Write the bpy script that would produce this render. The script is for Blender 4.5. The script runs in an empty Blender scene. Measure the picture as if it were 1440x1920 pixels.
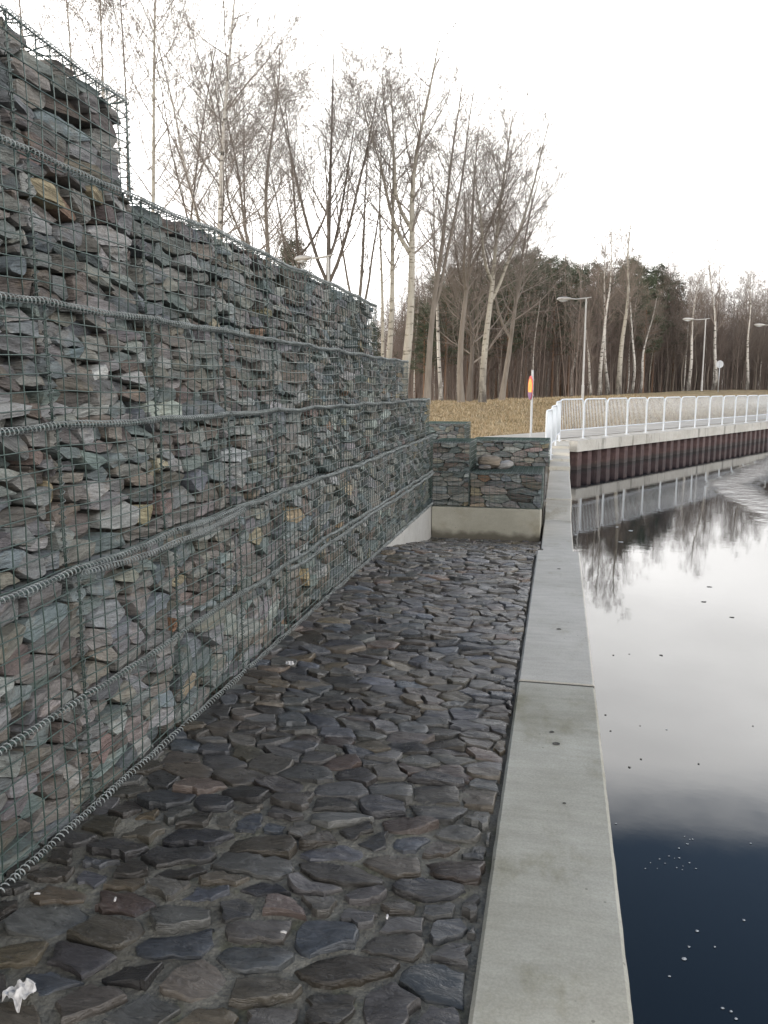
import bpy, math, random
import numpy as np
from mathutils import Vector, Matrix, noise

R = math.radians
C = bpy.context.scene.collection
scene = bpy.context.scene

# ------------------------------------------------------------------ camera
EYE = 1.68
TH, PSI = R(8.79), R(12.3)          # pitch down, yaw left of the quay direction (+Y)
cam_d = bpy.data.cameras.new('camera')
cam_d.sensor_fit = 'HORIZONTAL'; cam_d.sensor_width = 24.0; cam_d.lens = 25.0
cam_d.clip_start = 0.05; cam_d.clip_end = 3000
cam = bpy.data.objects.new('camera', cam_d); C.objects.link(cam)
cam.location = (0, 0, EYE); cam.rotation_euler = (R(90) - TH, 0, PSI)
scene.camera = cam

# ------------------------------------------------------------------ light
scene.view_settings.view_transform = 'Standard'
scene.view_settings.look = 'None'
scene.view_settings.gamma = 1.0
scene.view_settings.exposure = 0.0
SUN_TO = Vector((-0.80, -0.50, 0.36)).normalized()      # from the ground towards the sun
sun_d = bpy.data.lights.new('sun', 'SUN'); sun_d.energy = 1.5; sun_d.angle = R(10); sun_d.color = (1.0, 0.86, 0.68)
sun = bpy.data.objects.new('sun', sun_d); C.objects.link(sun)
sun.rotation_euler = SUN_TO.to_track_quat('Z', 'Y').to_euler()

world = bpy.data.worlds.new('World'); scene.world = world; world.use_nodes = True
wn, wl = world.node_tree.nodes, world.node_tree.links
wn.clear()
def N(nodes, kind, **kw):
    n = nodes.new(kind)
    for k, v in kw.items(): setattr(n, k, v)
    return n
w_out = N(wn, 'ShaderNodeOutputWorld'); w_bg = N(wn, 'ShaderNodeBackground'); w_bg.inputs['Strength'].default_value = 0.13
w_sky = N(wn, 'ShaderNodeTexSky', sky_type='NISHITA', sun_disc=False)
w_sky.sun_elevation = math.asin(SUN_TO.z); w_sky.sun_rotation = math.atan2(SUN_TO.x, SUN_TO.y)
w_tc = N(wn, 'ShaderNodeTexCoord'); w_sep = N(wn, 'ShaderNodeSeparateXYZ'); wl.new(w_tc.outputs['Generated'], w_sep.inputs[0])
w_map = N(wn, 'ShaderNodeMapping'); w_map.inputs['Scale'].default_value = (1.6, 1.6, 4.5); wl.new(w_tc.outputs['Generated'], w_map.inputs[0])
w_n1 = N(wn, 'ShaderNodeTexNoise'); w_n1.inputs['Scale'].default_value = 1.7; w_n1.inputs['Detail'].default_value = 6; wl.new(w_map.outputs[0], w_n1.inputs[0])
w_a = N(wn, 'ShaderNodeMath', operation='MULTIPLY_ADD'); w_a.inputs[1].default_value = 0.24; w_a.inputs[2].default_value = -0.12
wl.new(w_n1.outputs[0], w_a.inputs[0])
w_b = N(wn, 'ShaderNodeMath', operation='ADD'); wl.new(w_sep.outputs['Z'], w_b.inputs[0]); wl.new(w_a.outputs[0], w_b.inputs[1])
w_r = N(wn, 'ShaderNodeMapRange', interpolation_type='SMOOTHSTEP')
w_r.inputs['From Min'].default_value = 0.395; w_r.inputs['From Max'].default_value = 0.505
w_r.inputs['To Min'].default_value = 1.0; w_r.inputs['To Max'].default_value = 0.02
# unseen cloud added higher up behind the viewer to keep the light neutral; the blue gap is ahead
w_bk = N(wn, 'ShaderNodeMapRange', interpolation_type='SMOOTHSTEP'); w_bk.inputs['From Min'].default_value = 0.30; w_bk.inputs['From Max'].default_value = -0.35
w_bk.inputs['To Min'].default_value = 0.0; w_bk.inputs['To Max'].default_value = -0.30; wl.new(w_sep.outputs['Y'], w_bk.inputs['Value'])
w_b2 = N(wn, 'ShaderNodeMath', operation='ADD'); wl.new(w_b.outputs[0], w_b2.inputs[0]); wl.new(w_bk.outputs[0], w_b2.inputs[1])
wl.new(w_b2.outputs[0], w_r.inputs['Value'])
w_cr = N(wn, 'ShaderNodeMapRange'); w_cr.inputs['From Min'].default_value = 0.3; w_cr.inputs['From Max'].default_value = 0.7
w_cr.inputs['To Min'].default_value = 22; w_cr.inputs['To Max'].default_value = 30
wl.new(w_n1.outputs[0], w_cr.inputs['Value'])
w_cc = N(wn, 'ShaderNodeVectorMath', operation='SCALE'); w_cc.inputs[0].default_value = (1.0, 0.985, 0.965); w_t1 = N(wn, 'ShaderNodeMapRange'); w_t1.inputs['From Min'].default_value = 0.08; w_t1.inputs['From Max'].default_value = 0.42; w_t1.inputs['To Min'].default_value = 0.55; w_t1.inputs['To Max'].default_value = 1.55
wl.new(w_sep.outputs['Z'], w_t1.inputs['Value'])
w_t2 = N(wn, 'ShaderNodeMapRange'); w_t2.inputs['From Min'].default_value = 0.48; w_t2.inputs['From Max'].default_value = 0.62; w_t2.inputs['To Min'].default_value = 1.0; w_t2.inputs['To Max'].default_value = 0.08
wl.new(w_sep.outputs['Z'], w_t2.inputs['Value'])
w_th = N(wn, 'ShaderNodeMath', operation='MULTIPLY'); wl.new(w_t1.outputs[0], w_th.inputs[0]); wl.new(w_t2.outputs[0], w_th.inputs[1])
w_mu = N(wn, 'ShaderNodeMath', operation='MULTIPLY'); wl.new(w_cr.outputs[0], w_mu.inputs[0]); wl.new(w_th.outputs[0], w_mu.inputs[1])
wl.new(w_mu.outputs[0], w_cc.inputs['Scale'])
w_mix = N(wn, 'ShaderNodeMix', data_type='RGBA'); wl.new(w_r.outputs[0], w_mix.inputs['Factor'])
w_sk = N(wn, 'ShaderNodeVectorMath', operation='SCALE'); w_sk.inputs['Scale'].default_value = 2.0; wl.new(w_sky.outputs[0], w_sk.inputs[0]); wl.new(w_sk.outputs[0], w_mix.inputs['A']); wl.new(w_cc.outputs[0], w_mix.inputs['B'])
wl.new(w_mix.outputs['Result'], w_bg.inputs['Color']); wl.new(w_bg.outputs[0], w_out.inputs[0])

# ------------------------------------------------------------------ helpers
RV = Vector((math.cos(PSI), math.sin(PSI), 0)); HV = Vector((-math.sin(PSI), math.cos(PSI), 0)); ZV = Vector((0, 0, 1))
def ray(x, y):
    u, v = (x - 720) / 1500, (y - 960) / 1500
    f = HV * math.cos(TH) - ZV * math.sin(TH); dn = -HV * math.sin(TH) - ZV * math.cos(TH)
    return f + RV * u + dn * v
def at_f(x, y, F):                     # the point seen in direction (x, y) at horizontal depth F
    d = ray(x, y); return Vector((0, 0, EYE)) + d * (F / d.dot(HV))
def at_z(x, y, z):
    d = ray(x, y); return Vector((0, 0, EYE)) + d * ((z - EYE) / d.z)
def at_x(x, y, X):
    d = ray(x, y); return Vector((0, 0, EYE)) + d * (X / d.x)
def sstep(a, b, x):
    t = min(1, max(0, (x - a) / (b - a))); return t * t * (3 - 2 * t)

class MB:
    """collects geometry for one mesh object"""
    def __init__(s): s.v = []; s.n = 0; s.q = []; s.t = []; s.polys = []; s.tint = []
    def add(s, verts, quads=None, tris=None, polys=None, tint=None):
        verts = np.asarray(verts, dtype=np.float64).reshape(-1, 3)
        if quads is not None and len(quads): s.q.append(np.asarray(quads, dtype=np.int64).reshape(-1, 4) + s.n)
        if tris is not None and len(tris): s.t.append(np.asarray(tris, dtype=np.int64).reshape(-1, 3) + s.n)
        if polys:
            for p in polys: s.polys.append([i + s.n for i in p])
        if tint is not None: s.tint.append(np.tile(np.asarray(tint, dtype=np.float64), (len(verts), 1)))
        s.v.append(verts); s.n += len(verts)
    def box(s, a, b, tint=None):
        x0, y0, z0 = a; x1, y1, z1 = b
        s.add([(x0,y0,z0),(x1,y0,z0),(x1,y1,z0),(x0,y1,z0),(x0,y0,z1),(x1,y0,z1),(x1,y1,z1),(x0,y1,z1)],
              [(0,3,2,1),(4,5,6,7),(0,1,5,4),(1,2,6,5),(2,3,7,6),(3,0,4,7)], tint=tint)
    def tube(s, pts, rad, sides=5, cap=True):
        P = np.asarray(pts, dtype=np.float64); n = len(P)
        r = np.full(n, rad) if np.isscalar(rad) else np.asarray(rad, dtype=np.float64)
        T = np.empty_like(P); T[1:-1] = P[2:] - P[:-2]; T[0] = P[1] - P[0]; T[-1] = P[-1] - P[-2]
        T /= np.linalg.norm(T, axis=1, keepdims=True) + 1e-12
        m = np.abs(T.mean(axis=0)); ref = np.zeros(3); ref[int(np.argmin(m))] = 1
        A = np.cross(T, ref); A /= np.linalg.norm(A, axis=1, keepdims=True) + 1e-12
        B = np.cross(T, A)
        an = np.arange(sides) * (2 * math.pi / sides)
        V = P[:, None, :] + r[:, None, None] * (A[:, None, :] * np.cos(an)[None, :, None] + B[:, None, :] * np.sin(an)[None, :, None])
        i = (np.arange(n - 1) * sides)[:, None]; k = np.arange(sides)[None, :]; k2 = (k + 1) % sides
        Q = np.stack([i + k, i + k2, i + sides + k2, i + sides + k], axis=-1).reshape(-1, 4)
        caps = None
        if cap and sides > 3: caps = [list(range(sides))[::-1], list(range((n - 1) * sides, n * sides))]
        s.add(V.reshape(-1, 3), Q, polys=caps)
    def build(s, name, mat, parent=None, smooth=False, sharp=None, origin=None):
        me = bpy.data.meshes.new(name)
        V = np.concatenate(s.v) if s.v else np.zeros((0, 3))
        if origin is not None: V = V - np.asarray(origin)
        Q = np.concatenate(s.q) if s.q else np.zeros((0, 4), int)
        T = np.concatenate(s.t) if s.t else np.zeros((0, 3), int)
        nq, nt = len(Q), len(T); pl = s.polys
        loops = np.concatenate([Q.ravel(), T.ravel()] + [np.asarray(p) for p in pl]).astype(np.int32)
        sizes = np.concatenate([np.full(nq, 4), np.full(nt, 3), np.asarray([len(p) for p in pl], dtype=int)]).astype(np.int32)
        starts = np.concatenate([[0], np.cumsum(sizes)[:-1]]).astype(np.int32)
        me.vertices.add(len(V)); me.vertices.foreach_set('co', V.astype(np.float32).ravel())
        me.loops.add(len(loops)); me.loops.foreach_set('vertex_index', loops)
        me.polygons.add(len(sizes)); me.polygons.foreach_set('loop_start', starts)
        me.polygons.foreach_set('use_smooth', np.full(len(sizes), bool(smooth)))
        me.update(calc_edges=True); me.validate()
        if s.tint:
            a = me.attributes.new('tint', 'FLOAT_COLOR', 'POINT')
            tc = np.concatenate(s.tint); a.data.foreach_set('color', np.hstack([tc, np.ones((len(tc), 1))]).astype(np.float32).ravel())
        if sharp is not None: me.set_sharp_from_angle(angle=sharp)
        me.materials.append(mat)
        o = bpy.data.objects.new(name, me); C.objects.link(o)
        if origin is not None: o.location = origin
        if parent is not None: o.parent = parent
        return o

def tag(o, label=None, cat=None, group=None, kind=None):
    if label: o['label'] = label
    if cat: o['category'] = cat
    if group: o['group'] = group
    if kind: o['kind'] = kind
    return o
def thing(name, loc, label, cat, group=None, rz=0.0):
    o = bpy.data.objects.new(name, None); C.objects.link(o); o.location = loc; o.rotation_euler = (0, 0, rz)
    o.empty_display_size = 0.2
    return tag(o, label, cat, group)
def copy_tree(o, parent=None):
    c = o.copy(); C.objects.link(c)
    if parent is not None: c.parent = parent
    for ch in o.children: copy_tree(ch, c)
    return c
def nz(x, y=0.0, z=0.0): return noise.noise(Vector((x, y, z)))

# ------------------------------------------------------------------ materials
class Mat:
    def __init__(s, name, rough=0.7, col=(0.5, 0.5, 0.5), metal=0.0, spec=0.5):
        s.m = bpy.data.materials.new(name); s.m.use_nodes = True
        s.n = s.m.node_tree.nodes; s.l = s.m.node_tree.links
        s.p = s.n['Principled BSDF']
        s.p.inputs['Roughness'].default_value = rough; s.p.inputs['Base Color'].default_value = (*col, 1)
        s.p.inputs['Metallic'].default_value = metal; s.p.inputs['Specular IOR Level'].default_value = spec
        s._tc = None
    def tc(s, which='Object'):
        if s._tc is None: s._tc = N(s.n, 'ShaderNodeTexCoord')
        return s._tc.outputs[which]
    def mapping(s, scale, src=None, rot=(0, 0, 0), offset=None):
        m = N(s.n, 'ShaderNodeMapping'); m.inputs['Scale'].default_value = scale; m.inputs['Rotation'].default_value = rot
        s.l.new(src if src is not None else s.tc(), m.inputs[0])
        if offset is not None: s.l.new(offset, m.inputs['Location'])
        return m.outputs[0]
    def noise(s, vec, scale=1.0, detail=5, rough=0.55, dist=0.0):
        t = N(s.n, 'ShaderNodeTexNoise'); t.inputs['Scale'].default_value = scale; t.inputs['Detail'].default_value = detail
        t.inputs['Roughness'].default_value = rough; t.inputs['Distortion'].default_value = dist
        s.l.new(vec, t.inputs['Vector']); return t.outputs[0]
    def rng(s, v, a, b, c, d, smooth=False):
        t = N(s.n, 'ShaderNodeMapRange'); t.inputs['From Min'].default_value = a; t.inputs['From Max'].default_value = b
        t.inputs['To Min'].default_value = c; t.inputs['To Max'].default_value = d
        if smooth: t.interpolation_type = 'SMOOTHSTEP'
        s.l.new(v, t.inputs['Value']); return t.outputs[0]
    def math(s, op, a, b=None):
        t = N(s.n, 'ShaderNodeMath', operation=op)
        for i, v in enumerate((a, b)):
            if v is None: continue
            if isinstance(v, (int, float)): t.inputs[i].default_value = v
            else: s.l.new(v, t.inputs[i])
        return t.outputs[0]
    def mix(s, fac, a, b, mode='MIX'):
        t = N(s.n, 'ShaderNodeMix', data_type='RGBA', blend_type=mode)
        for key, v in (('Factor', fac), ('A', a), ('B', b)):
            if isinstance(v, (int, float)): t.inputs[key].default_value = v
            elif isinstance(v, tuple): t.inputs[key].default_value = (*v, 1)
            else: s.l.new(v, t.inputs[key])
        return t.outputs['Result']
    def scale(s, col, f):
        t = N(s.n, 'ShaderNodeVectorMath', operation='SCALE')
        if isinstance(col, tuple): t.inputs[0].default_value = col
        else: s.l.new(col, t.inputs[0])
        if isinstance(f, (int, float)): t.inputs['Scale'].default_value = f
        else: s.l.new(f, t.inputs['Scale'])
        return t.outputs[0]
    def color(s, c): s.l.new(c, s.p.inputs['Base Color']); return s
    def rough(s, r): s.l.new(r, s.p.inputs['Roughness']); return s
    def bump(s, h, strength=0.5, dist=0.01, prev=None):
        b = N(s.n, 'ShaderNodeBump'); b.inputs['Strength'].default_value = strength; b.inputs['Distance'].default_value = dist
        s.l.new(h, b.inputs['Height'])
        if prev is not None: s.l.new(prev, b.inputs['Normal'])
        s.l.new(b.outputs[0], s.p.inputs['Normal']); return b.outputs[0]

def mk_stone():
    m = Mat('slate_stone', 0.78, spec=0.35)
    oi = N(m.n, 'ShaderNodeObjectInfo')
    off = m.scale((31.0, 17.0, 47.0), oi.outputs['Random'])
    lay = m.noise(m.mapping((5, 5, 42), offset=off), 1.0, 5, 0.6, 0.4)
    blot = m.noise(m.mapping((9, 9, 16), offset=off), 1.0, 4)
    fine = m.noise(m.mapping((70, 70, 140), offset=off), 1.0, 4, 0.65)
    c = m.scale(oi.outputs['Color'], m.rng(lay, 0.3, 0.7, 0.62, 1.38))
    warm = m.mix(m.rng(blot, 0.52, 0.68, 0, 0.45, True), c, m.mix(0.6, c, (0.20, 0.14, 0.08)))
    pale = m.mix(m.rng(m.noise(m.mapping((14, 14, 60), offset=off), 1.0, 6, 0.7), 0.57, 0.72, 0, 0.7, True), warm, m.scale(oi.outputs['Color'], 1.9))
    m.color(m.scale(pale, m.rng(fine, 0.3, 0.7, 0.8, 1.2)))
    b = m.bump(lay, 1.0, 0.028); m.bump(fine, 0.6, 0.006, b)
    return m.m
def mk_cobble():
    m = Mat('cobble_slate', 0.5, spec=0.45)
    at = N(m.n, 'ShaderNodeAttribute', attribute_name='tint')
    sep = N(m.n, 'ShaderNodeSeparateColor'); m.l.new(at.outputs['Color'], sep.inputs[0])
    off = m.scale((310.0, 170.0, 470.0), sep.outputs[0])
    lay = m.noise(m.mapping((7, 26, 40), rot=(0, 0, 0.35), offset=off), 1.0, 5, 0.62, 0.8)
    fine = m.noise(m.mapping((60, 90, 60)), 1.0, 5, 0.68)
    blot = m.noise(m.mapping((5, 6, 5), offset=off), 1.0, 3)
    c = m.scale(at.outputs['Color'], m.rng(lay, 0.3, 0.7, 0.7, 1.35))
    c = m.mix(m.rng(blot, 0.55, 0.7, 0, 0.5, True), c, m.mix(0.4, c, (0.07, 0.055, 0.038)))
    c = m.mix(m.rng(m.noise(m.mapping((18, 70, 22), rot=(0, 0, 0.35), offset=off), 1, 7, 0.75), 0.56, 0.72, 0, 0.5, True), c, (0.14, 0.13, 0.12))
    m.color(m.scale(c, m.rng(fine, 0.3, 0.7, 0.78, 1.22)))
    m.rough(m.rng(m.noise(m.mapping((6, 8, 6)), 1, 4), 0.3, 0.7, 0.2, 0.4))
    b = m.bump(lay, 0.7, 0.018); m.bump(fine, 0.45, 0.005, b)
    return m.m
def mk_mortar():
    m = Mat('mortar', 0.85, spec=0.25)
    a = m.noise(m.mapping((3, 3, 3)), 1, 5); f = m.noise(m.mapping((90, 90, 90)), 1, 4, 0.7)
    c = m.mix(m.rng(a, 0.35, 0.65, 0, 1, True), (0.105, 0.097, 0.078), (0.175, 0.165, 0.138))
    moss = m.noise(m.mapping((7, 7, 7)), 1, 4)
    c = m.mix(m.rng(moss, 0.55, 0.7, 0, 0.55, True), c, (0.075, 0.075, 0.035))
    sepp = N(m.n, 'ShaderNodeSeparateXYZ'); m.l.new(m.tc(), sepp.inputs[0])
    c = m.mix(m.rng(sepp.outputs['Y'], 2.6, 4.6, 0, 0.7, True), c, (0.062, 0.053, 0.043))
    c = m.mix(m.rng(sepp.outputs['Y'], 9.6, 11.2, 0, 0.75, True), c, (0.03, 0.026, 0.02))
    m.color(m.scale(c, m.rng(f, 0.3, 0.7, 0.65, 1.35)))
    b = m.bump(m.noise(m.mapping((28, 28, 28)), 1, 4), 0.8, 0.02); m.bump(f, 0.6, 0.006, b)
    return m.m
def mk_concrete(name, ca, cb, stain=(0.2, 0.18, 0.12), stain_amt=0.4, streak=False, pits=True):
    m = Mat(name, 0.8, spec=0.3)
    a = m.noise(m.mapping((0.9, 0.9, 0.9)), 1, 6, 0.6); band = m.noise(m.mapping((4, 22, 8)), 1, 5, 0.65)
    f = m.noise(m.mapping((110, 110, 110)), 1, 4, 0.7)
    c = m.mix(m.rng(a, 0.3, 0.7, 0, 1, True), ca, cb)
    c = m.mix(m.rng(m.noise(m.mapping((2.2, 1.4, 2.2)), 1, 7, 0.68), 0.5, 0.72, 0, stain_amt, True), c, stain)
    c = m.scale(c, m.rng(band, 0.3, 0.7, 0.9, 1.08))
    if streak:
        st = m.noise(m.mapping((3.0, 3.0, 0.35)), 1, 6, 0.7)
        c = m.mix(m.rng(st, 0.52, 0.66, 0, 0.7, True), c, (0.09, 0.085, 0.07))
    if pits:
        vo = N(m.n, 'ShaderNodeTexVoronoi'); vo.inputs['Scale'].default_value = 9; m.l.new(m.mapping((1, 1, 1)), vo.inputs['Vector'])
        pf = m.rng(vo.outputs['Distance'], 0.035, 0.06, 1, 0, True)
        c = m.mix(m.math('MULTIPLY', pf, 0.55), c, (0.07, 0.065, 0.05))
    m.color(m.scale(c, m.rng(f, 0.3, 0.7, 0.86, 1.14)))
    b = m.bump(band, 0.25, 0.006); m.bump(f, 0.35, 0.002, b)
    return m.m
def dirt_band(mm, z0, z1):
    # silt line left by standing water near the foot
    n_, l_ = mm.node_tree.nodes, mm.node_tree.links; p = n_['Principled BSDF']; src = p.inputs['Base Color'].links[0].from_socket
    g = n_.new('ShaderNodeNewGeometry'); sx = n_.new('ShaderNodeSeparateXYZ'); l_.new(g.outputs['Position'], sx.inputs[0])
    t = n_.new('ShaderNodeTexNoise'); t.inputs['Scale'].default_value = 5; t.inputs['Detail'].default_value = 6; l_.new(g.outputs['Position'], t.inputs['Vector'])
    a = n_.new('ShaderNodeMath'); a.operation = 'MULTIPLY_ADD'; a.inputs[1].default_value = -0.22; l_.new(t.outputs[0], a.inputs[0]); l_.new(sx.outputs['Z'], a.inputs[2])
    r = n_.new('ShaderNodeMapRange'); r.interpolation_type = 'SMOOTHSTEP'; r.inputs['From Min'].default_value = z0; r.inputs['From Max'].default_value = z1; r.inputs['To Min'].default_value = 0.8; r.inputs['To Max'].default_value = 0; l_.new(a.outputs[0], r.inputs['Value'])
    m = n_.new('ShaderNodeMix'); m.data_type = 'RGBA'; l_.new(r.outputs[0], m.inputs['Factor']); l_.new(src, m.inputs['A']); m.inputs['B'].default_value = (0.05, 0.042, 0.03, 1); l_.new(m.outputs['Result'], p.inputs['Base Color'])
def mk_simple(name, col, rough=0.5, metal=0.0, var=0.15, sc=30, spec=0.5):
    m = Mat(name, rough, col, metal, spec)
    f = m.noise(m.mapping((sc, sc, sc)), 1, 4)
    m.color(m.scale(col, m.rng(f, 0.3, 0.7, 1 - var, 1 + var)))
    return m.m
def mk_bark(name, ca, cb, marks=None):
    m = Mat(name, 0.85, spec=0.2)
    a = m.noise(m.mapping((6, 6, 1.2)), 1, 5)
    c = m.mix(m.rng(a, 0.3, 0.7, 0, 1), ca, cb)
    if marks:
        k = m.noise(m.mapping((3.0, 3.0, 9.0)), 1, 4, 0.6)
        c = m.mix(m.rng(k, 0.55, 0.64, 0, 1, True), c, marks)
        sepp = N(m.n, 'ShaderNodeSeparateXYZ'); m.l.new(m.tc(), sepp.inputs[0])
        base = m.math('MULTIPLY', m.rng(sepp.outputs['Z'], 0.0, 2.6, 1.0, 0.0), m.rng(m.noise(m.mapping((5, 5, 2)), 1, 4), 0.3, 0.6, 0.3, 1.2))
        c = m.mix(base, c, (0.09, 0.08, 0.07))
    m.color(c); m.bump(m.noise(m.mapping((30, 30, 6)), 1, 4), 0.6, 0.01)
    return m.m
def mk_grass():
    m = Mat('dry_grass_ground', 0.95, spec=0.1)
    a = m.noise(m.mapping((0.22, 0.22, 0.22)), 1, 6, 0.6); b = m.noise(m.mapping((2.6, 2.6, 2.6)), 1, 6, 0.7); f = m.noise(m.mapping((16, 16, 16)), 1, 4, 0.7)
    c = m.mix(m.rng(a, 0.35, 0.65, 0, 1, True), (0.32, 0.245, 0.15), (0.285, 0.222, 0.13))
    c = m.mix(m.rng(b, 0.48, 0.68, 0, 0.6, True), c, (0.19, 0.15, 0.075))
    c = m.mix(m.rng(m.noise(m.mapping((0.7, 0.7, 0.7)), 1, 6, 0.7), 0.52, 0.64, 0, 0.85, True), c, (0.46, 0.38, 0.23))
    c = m.mix(m.rng(m.noise(m.mapping((1.1, 1.1, 1.1), rot=(0, 0, 1)), 1, 6, 0.75), 0.54, 0.66, 0, 0.8, True), c, (0.14, 0.105, 0.05))
    m.color(m.scale(c, m.rng(f, 0.3, 0.7, 0.65, 1.35)))
    bb = m.bump(b, 0.9, 0.12); m.bump(f, 0.9, 0.05, bb)
    return m.m
def mk_water():
    m = Mat('canal_water', 0.015, (0.008, 0.012, 0.016)); m.p.inputs['IOR'].default_value = 1.333
    calm = m.noise(m.mapping((1.1, 1.1, 1)), 1, 3, 0.5)
    sm = m.noise(m.mapping((5.0, 7.0, 1)), 1, 4, 0.6)
    # breeze patch far out on the basin
    sepp = N(m.n, 'ShaderNodeSeparateXYZ'); m.l.new(m.tc(), sepp.inputs[0])
    off = m.math('MULTIPLY', m.math('MAXIMUM', m.math('SUBTRACT', sepp.outputs['Y'], 20.0), 0.0), 0.40)
    wob = m.math('MULTIPLY', m.math('SUBTRACT', m.noise(m.mapping((0.9, 0.45, 1)), 1, 5), 0.5), 0.9)
    e = m.math('ADD', m.math('SUBTRACT', m.math('SUBTRACT', sepp.outputs['X'], 3.35), off), wob)
    g = m.math('MULTIPLY', m.rng(e, -0.1, 0.45, 0, 1, True), m.rng(e, 0.7, 1.3, 1, 0, True))
    g = m.math('MULTIPLY', g, m.rng(sepp.outputs['Y'], 11.0, 13.5, 0, 1, True))
    rip = m.noise(m.mapping((3.2, 3.0, 1), rot=(0, 0, 0.25)), 1, 5, 0.62)
    far = m.rng(sepp.outputs['Y'], 4.0, 16.0, 0.012, 0.06)
    h = m.math('ADD', m.math('ADD', m.math('MULTIPLY', calm, 0.065), m.math('MULTIPLY', sm, far)), m.math('MULTIPLY', m.math('MULTIPLY', rip, g), 2.2))
    m.bump(h, 0.5, 0.02)
    return m.m
WP0 = 3.2
M = dict(
    stone=mk_stone(), cobble=mk_cobble(), mortar=mk_mortar(),
    coping=mk_concrete('coping_concrete', (0.365, 0.347, 0.305), (0.475, 0.455, 0.41), (0.27, 0.25, 0.19), 0.75),
    near_coping=mk_concrete('near_coping_concrete', (0.25, 0.238, 0.19), (0.385, 0.372, 0.32), (0.17, 0.158, 0.10), 0.9),  # darker mix with heavier stain noise for the nearest slab
    plinth=mk_concrete('plinth_concrete', (0.26, 0.247, 0.20), (0.32, 0.305, 0.255), (0.19, 0.165, 0.11), 0.6, streak=False),
    pale_plinth=mk_concrete('pale_plinth_concrete', (0.30, 0.295, 0.275), (0.37, 0.36, 0.34), (0.24, 0.225, 0.19), 0.4),
    beam=mk_concrete('beam_concrete', (0.40, 0.38, 0.34), (0.48, 0.46, 0.42), (0.28, 0.25, 0.2), 0.4, streak=True, pits=False),
    path=mk_concrete('path_paving', (0.34, 0.32, 0.29), (0.42, 0.40, 0.36), (0.28, 0.25, 0.2), 0.4, pits=False),
    wire=mk_simple('coated_wire', (0.040, 0.066, 0.057), 0.36, 0.15, 0.3, 8),
    coil=mk_simple('galvanised_coil', (0.25, 0.27, 0.265), 0.55, 0.15, 0.4, 12, 0.35),
    dullcoil=mk_simple('dull_coil', (0.115, 0.13, 0.125), 0.5, 0.2, 0.35, 12, 0.35),
    white=mk_simple('white_paint', (0.56, 0.59, 0.62), 0.45, 0.0, 0.06, 8),
    galv=mk_simple('galvanised_steel', (0.42, 0.43, 0.44), 0.45, 0.4, 0.1, 6),
    lampgrey=mk_simple('lamp_grey', (0.46, 0.45, 0.43), 0.5, 0.1, 0.1, 4),
    red=mk_simple('sign_red', (0.62, 0.05, 0.04), 0.4), yellow=mk_simple('sign_yellow', (0.85, 0.46, 0.03), 0.4),
    purple=mk_simple('sign_purple', (0.17, 0.06, 0.17), 0.4), black=mk_simple('sign_black', (0.03, 0.03, 0.03), 0.5),
    pile=None, grass=mk_grass(), water=mk_water(),
    paper=mk_simple('paper', (0.50, 0.48, 0.46), 0.85, 0, 0.35, 45),
    foam=mk_simple('foam', (0.36, 0.37, 0.37), 0.7, 0, 0.2, 60),
    leaf=mk_simple('dead_leaf', (0.06, 0.05, 0.04), 0.7, 0, 0.3, 40),
    socket=mk_simple('recess_dark', (0.07, 0.065, 0.055), 0.9, 0, 0.3, 60),  # shade inside the lifting holes put into the colour; the slab joint shares it
    birch=mk_bark('birch_bark', (0.44, 0.41, 0.37), (0.58, 0.55, 0.50), (0.05, 0.045, 0.04)),
    aspen=mk_bark('aspen_bark', (0.30, 0.275, 0.23), (0.42, 0.39, 0.33), (0.16, 0.14, 0.11)),
    darkbark=mk_bark('dark_bark', (0.095, 0.08, 0.068), (0.15, 0.128, 0.108)),
    midbark=mk_bark('grey_brown_bark', (0.15, 0.128, 0.106), (0.24, 0.21, 0.178)),
    twig=mk_bark('twig_bark', (0.20, 0.17, 0.147), (0.28, 0.245, 0.215)),
    redtwig=mk_bark('reddish_twig_bark', (0.15, 0.117, 0.10), (0.21, 0.17, 0.148)),
    paletwig=mk_bark('pale_twig_bark', (0.19, 0.155, 0.13), (0.26, 0.22, 0.185)),
    pinebark=mk_bark('pine_bark', (0.13, 0.085, 0.06), (0.22, 0.13, 0.08)),
)
def mk_pile():
    m = Mat('rusted_sheet_pile', 0.6, spec=0.4)
    a = m.noise(m.mapping((2, 2, 5)), 1, 5); b = m.noise(m.mapping((8, 8, 1.2)), 1, 5, 0.7)
    c = m.mix(m.rng(a, 0.35, 0.65, 0, 1, True), (0.046, 0.023, 0.022), (0.078, 0.042, 0.039))
    c = m.mix(m.rng(b, 0.56, 0.72, 0, 0.5, True), c, (0.19, 0.14, 0.12))
    sepp = N(m.n, 'ShaderNodeSeparateXYZ'); g = N(m.n, 'ShaderNodeNewGeometry'); m.l.new(g.outputs['Position'], sepp.inputs[0])
    z = m.math('ADD', sepp.outputs['Z'], m.math('MULTIPLY', b, 0.12))
    c = m.mix(m.rng(z, -0.42, -0.30, 0.8, 0.0, True), c, (0.025, 0.022, 0.02))
    m.color(c); m.bump(b, 0.5, 0.01)
    return m.m
M['pile'] = mk_pile(); dirt_band(M['plinth'], -0.56, -0.44)
def mk_needles():
    m = Mat('pine_needles', 0.8, spec=0.15)
    at = N(m.n, 'ShaderNodeAttribute', attribute_name='tint'); m.color(at.outputs['Color'])
    return m.m
M['needle'] = mk_needles()
def mk_straw():
    m = Mat('straw_blades', 0.9, spec=0.1)
    at = N(m.n, 'ShaderNodeAttribute', attribute_name='tint'); m.color(at.outputs['Color'])
    return m.m
M['straw'] = mk_straw()

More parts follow.
